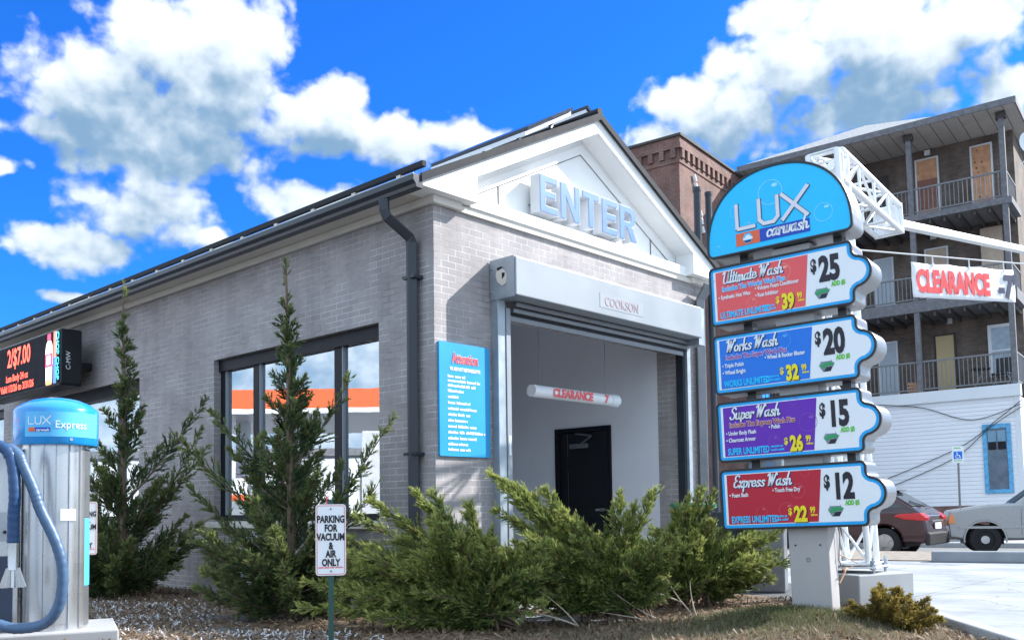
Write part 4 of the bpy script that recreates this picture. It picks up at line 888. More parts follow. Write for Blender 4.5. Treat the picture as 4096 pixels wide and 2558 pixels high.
# pay kiosk, bin and coating board by the right jamb
KI = thing('pay_kiosk', 'slim grey pay kiosk half hidden behind the price panels', 'kiosk', (4.05, -1.45, 0), (0, 0, R(-70)))
b = MB(); b.box(-.20, .20, 0, .30, 0, 1.95); ki = b.build('cabinet', MID, KI, bevel=.02); b = MB(); b.box(-.17, .12, -.012, -.001, 1.15, 1.8); b.build('screen_panel', mat('kiosk_blue', (.10, .17, .28), .3), ki); b = MB(); b.box(-.24, .24, -.06, .32, 1.951, 2.0); b.build('hood', BLKTRIM, ki)
BI = thing('litter_bin', 'black drum bin with a green rim beside the tunnel doorway', 'bin', (3.93, -.50, 0))
MB().lathe([(.22, 0), (.25, .05), (.275, 1.02)], n=28).build('drum', BLACKF, BI, smooth=True); MB().lathe([(.28, 1.02), (.30, 1.03), (.30, 1.07), (.28, 1.09)], n=28).build('rim', mat('green_rim', (.03, .20, .13), .4), BI, smooth=True)
CB = thing('coating_board', 'dark board with a green hexagon advertising a coat beside the bin', 'sign', (4.12, -.90, 0), (0, 0, R(-45)))
b = MB(); b.box(-.33, .33, 0, .04, .12, .98); cb_ = b.build('board', mat('dark_teal_board', (.012, .03, .035), .4), CB, bevel=.01)
b = MB(); b.box(-.28, -.22, .0, .3, 0, .1199); b.box(.22, .28, .0, .3, 0, .1199); b.build('foot', BLACKF, CB)
hx = [(.10+.27*math.cos(R(60*i)), .56+.27*math.sin(R(60*i))) for i in range(6)]
MB().ring(hx, offs(hx, .022), -.006, -.001).build('hexagon', I_GREEN, cb_)
text('CERAMIC', I_GREEN, cb_, .26, .52, .13, y=-.008, sx=.8, bold=.02, align='RIGHT'); text('TOPCOAT', I_WHITE, cb_, .26, .42, .085, y=-.008, sx=.95, bold=.02, align='RIGHT')

# ------------------------------------------------------------ vacuum station
PD = MB().box(-1.3, .47, -.40, .5, -.05, .13).build('vacuum_pad', CONC, None, bevel=.015); PD.location = (-3.203, 1.136, 0); PD.rotation_euler = (0, 0, R(-21.3))
setp(PD, 'square concrete pad under the blue topped vacuum', 'pad')
VA = thing('vacuum_station', 'stainless car vacuum station with a blue domed cap and looping hoses', 'vacuum', (-3.203, 1.136, .131), (0, 0, R(-21.3)))
b = MB(); rb = .250; zb, zt_ = .0, 1.50
b.lathe([(rb, zb), (rb, zt_)], n=48); b.build('body', CHROME, VA, smooth=True)
CAPB = mat('glossy_blue_plastic', (.015, .27, .66), .22, var=.04, coat=.4); CAPL = mat('light_blue_label', (.10, .46, .80), .35, var=.06)
def vcol(a0, a1, r0, r1, z0, z1, m_, name, n=6):
    # a curved plate on the cylinder between two angles measured from the front
    b = MB(); P = []
    for r_ in (r0, r1):
        for z in (z0, z1):
            for i in range(n+1):
                a = R(a0+(a1-a0)*i/n); P.append((math.sin(a)*r_, -math.cos(a)*r_, z))
    k_ = n+1; F = []
    for i in range(n):
        F += [(2*k_+i, 2*k_+i+1, 3*k_+i+1, 3*k_+i), (i, k_+i, k_+i+1, i+1), (k_+i, 3*k_+i, 3*k_+i+1, k_+i+1), (i, i+1, 2*k_+i+1, 2*k_+i)]
    F += [(0, 2*k_, 3*k_, k_), (n, k_+n, 3*k_+n, 2*k_+n)]
    return b.add(P, F).build(name, m_, VA, smooth=False)
for a0, a1 in ((-62, -49), (-26, -20), (0, 1.2), (22, 24), (44, 55)): vcol(a0, a1, rb-.01, rb+.012, .01, 1.49, CHROME if a1-a0 > 3 else STEEL, 'corner_rib')
vcol(-19, -1, rb-.01, rb+.004, .05, 1.45, CHROME, 'door_panel'); vcol(2, 21, rb-.01, rb+.004, .05, 1.45, CHROME, 'door_panel')
vcol(57, 84, rb-.01, rb+.006, .90, 1.46, MID, 'side_panel'); vcol(57, 84, rb-.01, rb+.008, .34, .89, CAPL, 'sticker'); vcol(57, 84, rb-.01, rb+.006, .02, .33, MID, 'side_panel')
vcol(8, 34, rb+.002, rb+.016, .875, .965, I_WHITE, 'sticker'); 
cp = MB().lathe([(.309, 1.485), (.320, 1.50), (.320, 1.77), (.309, 1.79), (.26, 1.83), (.18, 1.865), (.08, 1.885), (.001, 1.89)], n=56).build('cap', CAPB, VA, smooth=True)
n = 24; b = MB()
for i in range(n+1):
    a = R(-44+112*i/n)
    for z in (1.545, 1.745): b.v.append((math.sin(a)*.3225, -math.cos(a)*.3225, z))
for i in range(n): b.f.append((2*i, 2*i+2, 2*i+3, 2*i+1)); b.mi.append(0)
lb = b.build('label', CAPL, cp, smooth=True)
rr = .325
o = luxword(cp, -.215, 1.645, .058, I_WHITE, 0, .13)
me = o.data
for v_ in me.vertices:
    a = v_.co.x/rr; v_.co = (math.sin(a)*rr, -math.cos(a)*rr, v_.co.z)
for (x0, x1, m_) in ((-.215, -.160, I_ORANGE), (-.159, -.045, I_DKBLUE)):
    b = MB()
    for i in range(5):
        a = (x0+(x1-x0)*i/4)/rr
        for z in (1.585, 1.618): b.v.append((math.sin(a)*rr, -math.cos(a)*rr, z))
    for i in range(4): b.f.append((2*i, 2*i+2, 2*i+3, 2*i+1)); b.mi.append(0)
    b.build('badge', m_, cp)
text('carwash', I_WHITE, cp, -.150, 1.588, .03, y=0, bold=.02, bend=rr+.001); text('Express', I_WHITE, cp, -.01, 1.615, .085, y=0, sx=.95, bend=rr)
b = MB(); b.tube([(.11, -.300, 1.525), (.11, -.307, 1.525)], .012, 10); b.build('rivet', CHROME, cp)
b = MB(); b.box(-.70, -.262, -.12, .22, 0, 1.46); sc_ = b.build('coin_cabinet', CHROME, VA, bevel=.015)
b = MB(); b.box(-.66, -.32, -.135, -.121, .72, .95); b.build('coin_plate', mat('grey_plate', (.42, .44, .47), .4), sc_, bevel=.006); b = MB(); b.tube([(-.36, -.145, .79), (-.36, -.135, .79)], .014, 10); b.tube([(-.5, -.145, .88), (-.5, -.135, .88)], .02, 10); b.build('lock', BLKTRIM, sc_)
b = MB(); b.box(-.68, -.30, -.132, -.121, .05, .60); b.build('lower_panel', mat('dark_panel', (.035, .05, .09), .35), sc_, bevel=.006)
vm = Matrix.Translation((-3.203, 1.136, .131)) @ Matrix.Rotation(R(-21.3), 4, 'Z'); vi = vm.inverted()
def smooth_path(P, k_=6):
    P = [Vector(p) for p in P]; out = []
    for i in range(len(P)-1):
        p0, p1, p2, p3 = P[max(i-1, 0)], P[i], P[i+1], P[min(i+2, len(P)-1)]
        for j in range(k_):
            t = j/k_; out.append(.5*(2*p1+(p2-p0)*t+(2*p0-5*p1+4*p2-p3)*t*t+(3*p1-p0-3*p2+p3)*t**3))
    out.append(P[-1]); return out
def hose(P, r, m_, name):
    pts = smooth_path([vi @ Vector(p) for p in P], 14); b = MB(); L = len(pts)
    b.tube(pts, r, 14, rf=lambda t: r*(1+.030*math.sin(t*L*1.6)))
    return b.build(name, m_, VA, smooth=True)
HOSE1 = mat('dark_blue_hose', (.016, .062, .165), .45, var=.15, vscale=20); HOSE2 = mat('grey_blue_hose', (.065, .125, .225), .42, var=.12, vscale=20)
hose([(-3.70,.74,1.50),(-3.725,.66,1.555),(-3.69,.57,1.50),(-3.673,.542,1.432),(-3.61,.49,1.24),(-3.572,.459,1.095),(-3.484,.384,.843),(-3.446,.359,.642),(-3.454,.386,.39),(-3.525,.473,.245),(-3.679,.568,.215),(-3.771,.664,.243),(-3.86,.785,.305),(-3.93,.899,.54),(-3.95,.95,.953),(-3.90,.95,1.3)], .040, HOSE2, 'hose')
hose([(-3.95,.80,1.45),(-3.87,.75,1.545),(-3.79,.66,1.57),(-3.735,.585,1.475),(-3.722,.544,1.232),(-3.722,.56,1.05),(-3.722,.566,.85)], .042, HOSE1, 'hose')
b = MB(); c = vi @ Vector((-3.72, .568, .85)); b.lathe([(.038, 0), (.034, -.19), (.036, -.2)], c=(c.x, c.y, c.z), n=16)
nz_ = b.build('nozzle', CHROME, VA, smooth=True); b = MB()
for i in range(7):
    x = (i-3)/3; b.beam((c.x+x*.03, c.y, c.z-.19), (c.x+x*.075, c.y-.01, c.z-.33), .02, .03)
b.build('nozzle_tooth', CHROME, nz_)
# ------------------------------------------------------------ parking signs
def parksign(loc, rz, label, w_=.192, h_=.458, zc=.867):
    T = thing('parking_sign', label, 'sign', loc, (0, 0, R(rz)), group='vacuum parking signs')
    b = MB(); b.box(-.017, .017, .004, .010, 0, zc+h_/2+.03); b.box(-.017, -.011, .010, .026, 0, zc+h_/2+.03); b.box(.011, .017, .010, .026, 0, zc+h_/2+.03); b.build('post', GREENP, T)
    ol = rrect(-w_/2, w_/2, zc-h_/2, zc+h_/2, .022, 4)
    pl = MB().prism(ol, 0, .0035).build('plate', I_WHITE, T); MB().ring(offs(ol, .007), offs(ol, .011), -.001, -.0004).build('border', I_RED, pl)
    for s, z in (('PARKING', .345), ('FOR', .288), ('VACUUM', .231), ('&', .174), ('AIR', .122), ('ONLY', .067)):
        text(s, I_BLACK, pl, 0, zc-h_/2+z-.004, .062, y=-.0016, sx=.68, bold=.042, align='CENTER')
    wordbars([(-.08, .08, zc-h_/2+.047)], I_RED, pl, .011, y=-.0014, seed=4)
    b = MB()
    for z in (zc-h_/2+.028, zc+h_/2-.03): b.tube([(0, -.006, z), (0, 0, z)], .006, 8)
    b.build('bolt', MID, pl)
    return T
S1 = parksign((-2.657, -1.904, 0), -36, 'white parking sign on a green post in front of the junipers')
b = MB(); b.box(-.03, -.022, .002, .008, 1.09, 1.15); b.build('red_marker', I_RED, S1)
parksign((-2.79, 1.547, 0), -24, 'white parking sign mostly hidden behind the vacuum station', zc=.93, h_=.47)
# small utility lid in the mulch
UB = thing('utility_box', 'small pale utility box lid in the mulch behind the parking sign', 'utility box', (-.431, .646, .02), (0, 0, R(-30)))
MB().box(-.11, .11, -.08, .08, 0, .07).build('box', CONC, UB, bevel=.01); MB().box(-.115, .115, -.085, .085, .071, .085).build('lid', mat('pale_blue_lid', (.45, .62, .68), .5), UB, bevel=.004)
# ------------------------------------------------------------ apartment house across the road
AP = thing('apartment_house', 'dark brick apartment house with three stacked balconies and boarded doors', 'building', (24.171, 2.749, 0), (0, -.014, R(-83.6)))
SL0, SR0 = -6.42, 1.95
def siding(name, col):
    m = mat(name, col, .5, var=.04, vscale=.8); t = m.node_tree; p = t.nodes['Principled BSDF']; uv = nn(t, 'ShaderNodeUVMap'); s = nn(t, 'ShaderNodeSeparateXYZ'); t.links.new(uv.outputs[0], s.inputs[0])
    fr = mth(t, 'FRACT', mth(t, 'MULTIPLY', s.outputs[1], 1/.125)); bp = nn(t, 'ShaderNodeBump'); bp.inputs['Strength'].default_value = 1; bp.inputs['Distance'].default_value = .02
    t.links.new(mth(t, 'SUBTRACT', 1.0, fr), bp.inputs['Height']); t.links.new(bp.outputs[0], p.inputs['Normal']); return m
SIDE = siding('lapped_white_siding', (.74, .76, .80))
b = MB(); b.box(SL0, SR0, 0, .2, .95, 4.2)
for i in range(26): b.prism([(-.001, .955+i*.125), (-.022, .957+i*.125), (-.003, .955+(i+1)*.125), (-.001, .955+(i+1)*.125)], SL0, SR0, 'yz')
b.build('siding_wall', SIDE, AP)
box('side_wall', SIDE, AP, SR0-.2, SR0-.001, .201, 1.8, .95, 4.2)
box('plinth', REDBRK, AP, SL0, SR0, -.01, 1.8, -.4, .949)
b = MB(); b.prism([(SL0, 4.2), (SR0+.06, 4.2), (SR0+.06, 4.56), (SL0, 4.56)], -.10, .2, 'xz'); b.build('fascia', SIDING, AP, bevel=.01)
b = MB(); b.box(SR0-.14, SR0+.02, -.025, -.0, .95, 4.2); b.build('corner_board', SIDING, AP)
# main block behind
b = MB(); b.box(SL0, SR0, 1.801, 11, -.4, 12.98); b.build('brick_wall', APT, AP)
for zf, z0, z1 in ((0, 4.40, 4.58), (1, 7.12, 7.48), (2, 10.06, 10.26)):
    b = MB(); b.box(SL0, SR0+.12, (-.06 if zf else .21), 1.79, z0, z1); b.build('balcony_deck', TIMBER if zf else DKTIMB, AP)
    if zf:
        b = MB()
        for i in range(20): b.box(SL0+.1+i*.43, SL0+.16+i*.43, .0, 1.78, z0-.16, z0-.002)
        b.build('joist', DKTIMB, AP)
def railing(x0, x1, z0, zt, y):
    b = MB(); b.box(x0, x1, y-.025, y+.025, zt-.05, zt); b.box(x0, x1, y-.02, y+.02, z0+.06, z0+.10)
    n = int((x1-x0)/.125)
    for i in range(n): x = x0+.06+i*.125; b.box(x-.011, x+.011, y-.011, y+.011, z0+.101, zt-.051)
    return b
posts = (-6.3, -3.6, -.80, 1.88)
for (z0, zt) in ((4.58, 5.56), (7.48, 8.30), (10.26, 11.12)):
    for a_, c_ in zip(posts[:-1], posts[1:]): railing(a_+.085, c_-.085, z0, zt, .04).build('railing', RAILM, AP)
    b = MB(); b.box(1.90, 1.95, .13, 1.79, zt-.05, zt); b.box(1.905, 1.945, .13, 1.79, z0+.06, z0+.1)
    for i in range(13): b.box(1.915, 1.935, .18+i*.125, .2+i*.125, z0+.101, zt-.051)
    b.build('railing', RAILM, AP)
for z0, z1 in ((4.56, 7.12), (7.48, 10.06), (10.26, 12.90)):
    for x in posts:
        b = MB(); b.box(x-.08, x+.08, -.04, .12, z0+.002, z1-.002); po = b.build('balcony_post', TIMBER, AP, bevel=.01)
for x in posts: box('post_bracket', DKTIMB, AP, x-.14, x+.14, -.06, .14, 12.70, 12.89)
# roof over the upper balcony
EZ = 12.98
b = MB(); b.box(SL0, 2.33, -.42, 1.79, EZ-.05, EZ); b.box(SR0+.001, 2.33, 1.79, 11.2, EZ-.05, EZ); b.build('soffit', SOFFIT, AP)
b = MB()
for i in range(21): b.box(SL0+.2+i*.41, SL0+.22+i*.41, -.40, 1.78, EZ-.054, EZ-.0505)
b.build('soffit_joint', SEAM, AP)
b = MB(); V = [(SL0, -.45, EZ+.13), (2.36, -.45, EZ+.13), (2.36, 11.4, EZ+.13), (SL0, 11.4, EZ+.13), (-3.0, 3.4, 14.95), (.75, 3.4, 14.45), (.75, 7.4, 14.45), (-3.0, 7.4, 14.95)]
V += [(p[0], p[1], EZ+.10) for p in V[:4]]
b.add(V, [(0, 1, 5, 4), (1, 2, 6, 5), (2, 3, 7, 6), (3, 0, 4, 7), (4, 5, 6, 7), (0, 8, 9, 1), (1, 9, 10, 2), (2, 10, 11, 3), (3, 11, 8, 0)]); b.build('roof', SHINGLE, AP)
b = MB(); b.box(SL0, 2.36, -.47, -.43, EZ-.06, EZ+.14); b.box(2.33, 2.37, -.43, 11.4, EZ-.06, EZ+.14); b.build('eave_board', TIMBER, AP)
def opening(x0, x1, z0, z1, m_, name, fm=None, fw=.05):
    p = box(name, m_, AP, x0, x1, 1.74, 1.798, z0, z1)
    b = MB(); b.box(x0-fw, x0, 1.72, 1.798, z0, z1+fw); b.box(x1, x1+fw, 1.72, 1.798, z0, z1+fw); b.box(x0, x1, 1.72, 1.798, z1, z1+fw); b.build('frame', fm or SIDING, p)
    return p
o1 = opening(-.96, -.32, 10.3, 12.58, PLY, 'boarded_door'); o1['label'] = 'boarded door with a darker lower plywood sheet'
box('plywood_sheet', mat('red_brown_plywood', (.26, .12, .09), .8, var=.2), o1, -.955, -.325, 1.725, 1.739, 10.9, 11.9)
o1 = opening(.74, 1.30, 10.3, 12.62, PLY, 'boarded_door')
b = MB(); rg = random.Random(3)
for i in range(9): x, z, r = .80+.44*rg.random(), 10.9+1.6*rg.random(), .015+.03*rg.random(); b.tube([(x, 1.736, z), (x, 1.739, z)], r, 8)
b.build('stain', mat('brown_knot', (.20, .09, .06), .8), o1)
opening(-.80, -.17, 7.5, 9.50, PLY2, 'boarded_door'); opening(.86, 1.52, 7.9, 9.9, PLY2, 'boarded_window', DKTIMB)
opening(-.64, -.09, 4.6, 6.57, mat('tan_door', (.52, .40, .22), .6, var=.06), 'door', DKTIMB)
wq = opening(1.02, 1.60, 5.05, 6.62, mat('dull_window', (.30, .38, .46), .15, var=.2), 'window', SIDING, .10); box('sash_rail', SIDING, wq, 1.02, 1.60, 1.725, 1.739, 5.85, 5.90)
for z in (4.6, 7.5): opening(-2.45, -1.9, z, z+1.95, mat('pale_blue_door', (.45, .52, .60), .5, var=.08), 'door', SIDING)
opening(-2.5, -1.95, 10.3, 12.3, DKTIMB, 'door', DKTIMB)
b = MB()
for x, z in ((-.55, 9.85), (-.2, 6.95), (-.6, 12.72)): b.box(x-.09, x+.09, 1.70, 1.798, z, z+.17)
b.build('wall_light', SIDING, AP, bevel=.01)
BLUEF = mat('peeling_blue_paint', (.10, .36, .62), .6, var=.35, vscale=12)
p = box('window', mat('dark_ply_pane', (.10, .14, .19), .35, var=.3, vscale=4), AP, 1.02, 1.56, -.035, -.023, 1.42, 3.26)
b = MB(); b.box(.90, 1.02, -.06, -.023, 1.30, 3.40); b.box(1.56, 1.68, -.06, -.023, 1.30, 3.40); b.box(1.02, 1.56, -.06, -.023, 3.26, 3.40); b.box(1.02, 1.56, -.06, -.023, 1.30, 1.42); b.build('frame', BLUEF, p, bevel=.008)
b = MB()
for x0, x1 in ((1.05, 1.27), (1.31, 1.53)): b.box(x0, x1, -.042, -.036, 2.62, 3.20)
b.build('pane', mat('upper_pane', (.16, .30, .42), .12, var=.1), p)
b = MB()
for x0, x1 in ((1.05, 1.27), (1.31, 1.53)): b.box(x0, x1, -.046, -.0425, 2.62, 2.86)
b.build('broken_pane', BLACKF, p)
# dish, cables, balcony clutter
DS = thing('satellite_dish', 'white satellite dish on a bracket at the top corner balcony post', 'dish', tuple(AV*0+Vector((24.171, 2.749, 0))+(-TV)*2.38+AV*-.1+Vector((0, 0, 11.75))), (0, 0, R(-60)))
b = MB(); b.lathe([(.001, 0), (.10, .012), (.20, .05), (.27, .095), (.275, .10), (.26, .10), (.19, .06), (.10, .025), (.001, .015)], n=24, cap=False); o = b.build('reflector', POLEW, DS, smooth=True); o.rotation_euler = (R(80), 0, 0); o.scale = (.8, 1.25, 1)
b = MB(); b.tube(smooth_path([(0, .05, -.1), (.05, .15, -.3), (-.05, .2, -.5), (-.2, .2, -.62)]), .018, 8); b.tube(smooth_path([(0, -.05, -.28), (.02, -.3, -.25), (.02, -.42, -.05)]), .012, 8); b.build('bracket_arm', POLEW, DS)
def APP(x, y, z): return Vector((24.171, 2.749, 0)) - TV*x + AV*y + Vector((0, 0, z))
def cable(label, P, r=.012):
    T = MB().tube(smooth_path([p-P[0] for p in P], 8), r, 6).build('wall_cable', BLKTRIM); T.location = P[0]; setp(T, label, 'cable', 'cables on the white siding')
cable('black cable sagging across the top of the white siding', [APP(-2.2, -.13, 4.25), APP(-.84, -.06, 4.06), APP(.60, -.05, 3.58), APP(2.0, -.13, 3.98)])
cable('upper of two black cables slanting down across the white siding', [APP(2.0, -.13, 4.10), APP(1.3, -.08, 3.55), APP(.2, -.06, 2.75), APP(-2.2, -.06, 1.75)])
cable('lower of two black cables slanting down across the white siding', [APP(2.0, -.13, 3.90), APP(1.1, -.10, 3.32), APP(.0, -.06, 2.40), APP(-2.2, -.06, 1.45)])
CH = thing('balcony_chair', 'dark folding chair on the lowest balcony near the white window', 'chair', tuple(APP(1.35, .7, 4.58)), (0, 0, R(-100)))
b = MB(); b.box(-.25, .25, -.22, .22, .40, .45); b.build('seat', BLKTRIM, CH); b = MB(); b.box(-.25, .25, .18, .23, .45, .95); b.build('backrest', BLKTRIM, CH)
for x in (-.22, .22):
    for y in (-.2, .2): MB().beam((x, y, 0), (x, -y*.8, .4), .03).build('leg', MID, CH)
CT2 = thing('balcony_table', 'small round dark table beside the folding chair on the lowest balcony', 'table', tuple(APP(.75, .75, 4.58)))
MB().lathe([(.28, .62), (.28, .66)], n=20).build('top', BLKTRIM, CT2); b = MB()
for i in range(3): a = i*2.1; b.beam((.22*math.cos(a), .22*math.sin(a), 0), (-.1*math.cos(a), -.1*math.sin(a), .62), .025)
b.build('legs', MID, CT2)
GP = thing('gas_bottle_crate', 'brown wooden crate on the lowest balcony beside the middle post', 'crate', tuple(APP(-1.15, .6, 4.58)), (0, 0, R(-83.6)))
b = MB(); b.box(-.2, .2, -.15, .15, 0, .04)
for z in (.06, .17, .28): b.box(-.2, .2, -.165, -.15, z, z+.08); b.box(-.2, .2, .15, .165, z, z+.08); b.box(-.215, -.2, -.165, .165, z, z+.08); b.box(.2, .215, -.165, .165, z, z+.08)
b.build('slats', PLY, GP)
# ------------------------------------------------------------ old brick tower block
TB = thing('brick_tower', 'tall old red brick building with a corbelled cornice behind the gable', 'building', (18.55, 8.82, 0), (0, 0, R(6.4)))
b = MB(); b.box(0, 6.2, 0, 9, -.4, 11.9); b.build('brick_wall', REDBRK, TB)
b = MB(); b.box(-.03, 6.2, -.03, 9, 11.9, 12.05); b.box(-.10, 6.2, -.10, 9, 12.35, 12.5); b.box(-.06, 6.2, -.06, 9, 12.5, 12.72); b.box(.0, 6.2, .0, 9, 12.05, 12.35); cor = b.build('cornice', REDBRK, TB)
for i in range(16): box('corbel', REDBRK, cor, .05+i*.38, .21+i*.38, -.095, -.002, 12.06, 12.345)
for i in range(22): box('corbel', REDBRK, cor, -.095, -.002, .1+i*.4, .26+i*.4, 12.06, 12.345)
b = MB(); b.box(-.12, 6.2, -.12, 9, 12.722, 12.80); b.build('coping', DKTIMB, cor)
b = MB()
for i in range(7): b.tube([(.95+i*.09, -.03, 11.75-i*.26), (1.03+i*.09, -.05, 11.55-i*.26)], .07, 8)
b.build('pigeon_netting', POLEW, TB)
# ------------------------------------------------------------ cars
def wheel(T, x, y, r, wdt, hub=None):
    yy = 1 if y > 0 else -1
    b = MB(); prof = [(r*.60, -wdt/2), (r*.9, -wdt/2), (r, -wdt*.32), (r, wdt*.32), (r*.9, wdt/2), (r*.60, wdt/2)]
    n = 32; P = []
    for pr, pz in prof:
        for j in range(n): a = 2*math.pi*j/n; P.append((x+pr*math.cos(a), y+pz, r+pr*math.sin(a)))
    F = [(i*n+j, i*n+(j+1) % n, (i+1)*n+(j+1) % n, (i+1)*n+j) for i in range(5) for j in range(n)]; b.add(P, F)
    w_ = b.build('wheel', RUBBER, T, smooth=True)
    b = MB(); yo = y+yy*wdt*.38
    b.tube([(x, y-wdt*.3*yy, r), (x, yo, r)], r*.61, 28); rim = b.build('rim', hub[0], w_, bevel=.006)
    b = MB()
    for k_ in range(hub[2]):
        a = 2*math.pi*k_/hub[2]; b.beam((x+.08*math.cos(a), yo+yy*.012, r+.08*math.sin(a)), (x+r*.55*math.cos(a), yo+yy*.006, r+r*.55*math.sin(a)), .05, .03, up=(0, 1, 0))
    b.tube([(x, yo, r), (x, yo+yy*.03, r)], r*.27, 16); b.build('hub', hub[1], w_, smooth=False)
def car(T, paint, length, width, lower, arches, ar, cabin, side_windows, belt, roof_in, extras=None, hub=None, wr=.34, wy=.23):
    hw = width/2
    # body sides with wheel openings
    low = []
    for wx in arches: low += [(wx-ar*math.cos(R(a)), .20+max(0, (wr+ar*math.sin(R(a)))-.20)) for a in range(0, 181, 12)]
    prof = [lower[0]] + low + lower[1:]
    b = MB(); b.prism(prof, -hw, hw, 'xz'); body = b.build('body', paint, T, bevel=.05, seg=3)
    b = MB(); k_ = len(cabin); zs = [p[1] for p in cabin]; zb, zt = min(zs), max(zs)
    def yin(z): return hw*.985 - roof_in*(z-zb)/(zt-zb)
    P = [(p[0], -yin(p[1]), p[1]) for p in cabin]+[(p[0], yin(p[1]), p[1]) for p in cabin]
    b.add(P, [tuple(range(k_)), tuple(range(2*k_-1, k_-1, -1))]+[(i, k_+i, k_+(i+1) % k_, (i+1) % k_) for i in range(k_)])
    cb_ = b.build('cabin', paint, T, bevel=.04, seg=3)
    CG = bpy.data.materials.get('car_glass') or mat('car_glass', (.02, .028, .035), .06, var=0, spec=.8)
    for wq in side_windows:
        for sg in (-1, 1):
            b = MB(); b.add([(p[0], sg*(yin(p[1])+.006), p[1]) for p in wq]+[(p[0], sg*(yin(p[1])-.01), p[1]) for p in wq], [tuple(range(len(wq)))]+[(i, len(wq)+i, len(wq)+(i+1) % len(wq), (i+1) % len(wq)) for i in range(len(wq))]); b.build('side_window', CG, cb_)
    for i0, i1, nm in extras or ():
        p, q = cabin[i0], cabin[i1]; dx, dz = q[0]-p[0], q[1]-p[1]; l = math.hypot(dx, dz); nx, nz = dz/l*.012, -dx/l*.012
        a0, a1 = .10, .90; V = []
        for f_ in (a0, a1):
            x, z = p[0]+dx*f_, p[1]+dz*f_
            for sg in (-1, 1): V.append((x, sg*(yin(z)-.10), z))
        sgn = 1 if (nx*((p[0]+q[0])/2 - sum(c[0] for c in cabin)/k_)) > 0 else -1
        V = [(v[0]+sgn*nx, v[1], v[2]+sgn*nz) for v in V]; b = MB(); b.add(V, [(0, 1, 3, 2)]); b.build(nm, CG, cb_)
    for wx in arches:
        for sg in (-1, 1): wheel(T, wx, sg*(hw-wy/2-.0), wr, wy, hub)
    for wx in arches: box('wheel_well', BLACKF, T, wx-ar*.98, wx+ar*.98, -hw+.26, hw-.26, .24, .24+ar)
    return body, cb_
MAROON = mat('maroon_car_paint', (.035, .008, .012), .18, metal=.3, var=.03, coat=.8); PEWTER = mat('pewter_car_paint', (.33, .335, .34), .30, metal=.6, var=.03, coat=.5)
PLAST = mat('black_car_plastic', (.02, .02, .022), .5, var=.1); TAIL = mat('red_lamp_lens', (.55, .012, .018), .12, var=0, coat=.5); AMB = mat('amber_lamp_lens', (.75, .28, .08), .2, var=0); ALLOY = mat('alloy_rim', (.45, .46, .48), .3, metal=.8)
# maroon hatchback suv, nose away to the left; x forward
MC = thing('maroon_car', 'maroon crossover with a red tail lamp parked across the road behind the sign', 'car', (16.05, 2.87, ROADZ+.004), (0, 0, R(95)))
L2 = 2.22
mb, mcb = car(MC, MAROON, 4.44, 1.84, [(-2.18, .34), (2.16, .30), (2.22, .55), (2.10, .80), (1.15, 1.02), (-1.9, 1.08), (-2.16, 1.0), (-2.24, .60)], [-1.30, 1.36], .40,
   [(-2.14, 1.0), (-1.95, 1.14), (-1.30, 1.54), (-.7, 1.62), (.15, 1.60), (1.12, 1.0)],
   [[(-1.70, 1.15), (-1.25, 1.43), (-.95, 1.50), (-.85, 1.11)], [(-.78, 1.11), (-.87, 1.51), (-.05, 1.52), (.05, 1.09)], [(.12, 1.09), (.02, 1.52), (.18, 1.50), (.80, 1.07)]], 1.0, .24,
   extras=((1, 2, 'rear_window'), (4, 5, 'windscreen')), hub=(ALLOY, ALLOY, 5), wr=.345)
for sg in (-1, 1):
    b = MB(); b.prism([(-2.20, .84), (-2.235, .93), (-2.10, 1.03), (-1.62, 1.01), (-1.52, .95), (-1.75, .88)], sg*.60, sg*.937, 'xz'); b.build('tail_lamp', TAIL, MC, bevel=.02)
    b = MB(); b.box(-2.285, -2.23, sg*.55, sg*.85, .42, .50); b.build('reflector', TAIL, MC)
b = MB(); b.box(-2.29, -2.18, -.90, .90, .30, .58); b.build('rear_bumper', PLAST, MC, bevel=.03)
b = MB(); b.box(-2.262, -2.245, -.26, .26, .66, .80); b.build('number_plate', I_WHITE, MC); b = MB(); b.box(-2.26, -2.235, -.45, .45, .83, .865); b.build('tailgate_trim', CHROME, MC)
b = MB(); b.beam((-1.93, .0, 1.19), (-1.75, .42, 1.30), .02); b.build('wiper', PLAST, MC); b = MB(); b.box(-1.45, -1.15, -.55, .55, 1.545, 1.585); b.build('spoiler', MAROON, MC, bevel=.015)
for sg in (-1, 1): b = MB(); b.beam((-1.1, sg*.62, 1.62), (.0, sg*.62, 1.655), .035); b.build('roof_rail', ALLOY, MC)
# pewter suv, nose to the left
SV = thing('pewter_suv', 'pewter grey older suv parked below the blue framed window', 'car', (19.09, -1.04, ROADZ+.004), (0, 0, R(112)))
sb_, scb = car(SV, PEWTER, 4.6, 1.74, [(-2.28, .40), (2.30, .40), (2.34, .82), (2.27, 1.05), (1.40, 1.19), (.80, 1.21), (-2.25, 1.21), (-2.30, .8)], [-1.32, 1.52], .435,
   [(-2.24, 1.18), (-2.1, 1.70), (-1.9, 1.76), (.0, 1.76), (.22, 1.72), (.92, 1.18)],
   [[(-2.02, 1.25), (-1.95, 1.64), (-1.15, 1.66), (-1.12, 1.25)], [(-1.03, 1.25), (-1.03, 1.66), (-.32, 1.66), (-.32, 1.25)], [(-.23, 1.25), (-.23, 1.66), (.13, 1.64), (.66, 1.25)]], 1.1, .20,
   extras=((0, 1, 'rear_window'), (4, 5, 'windscreen')), hub=(RUBBER, ALLOY, 0), wr=.355)
b = MB(); b.box(2.22, 2.42, -.86, .86, .44, .70); b.build('front_bumper', PEWTER, SV, bevel=.045)
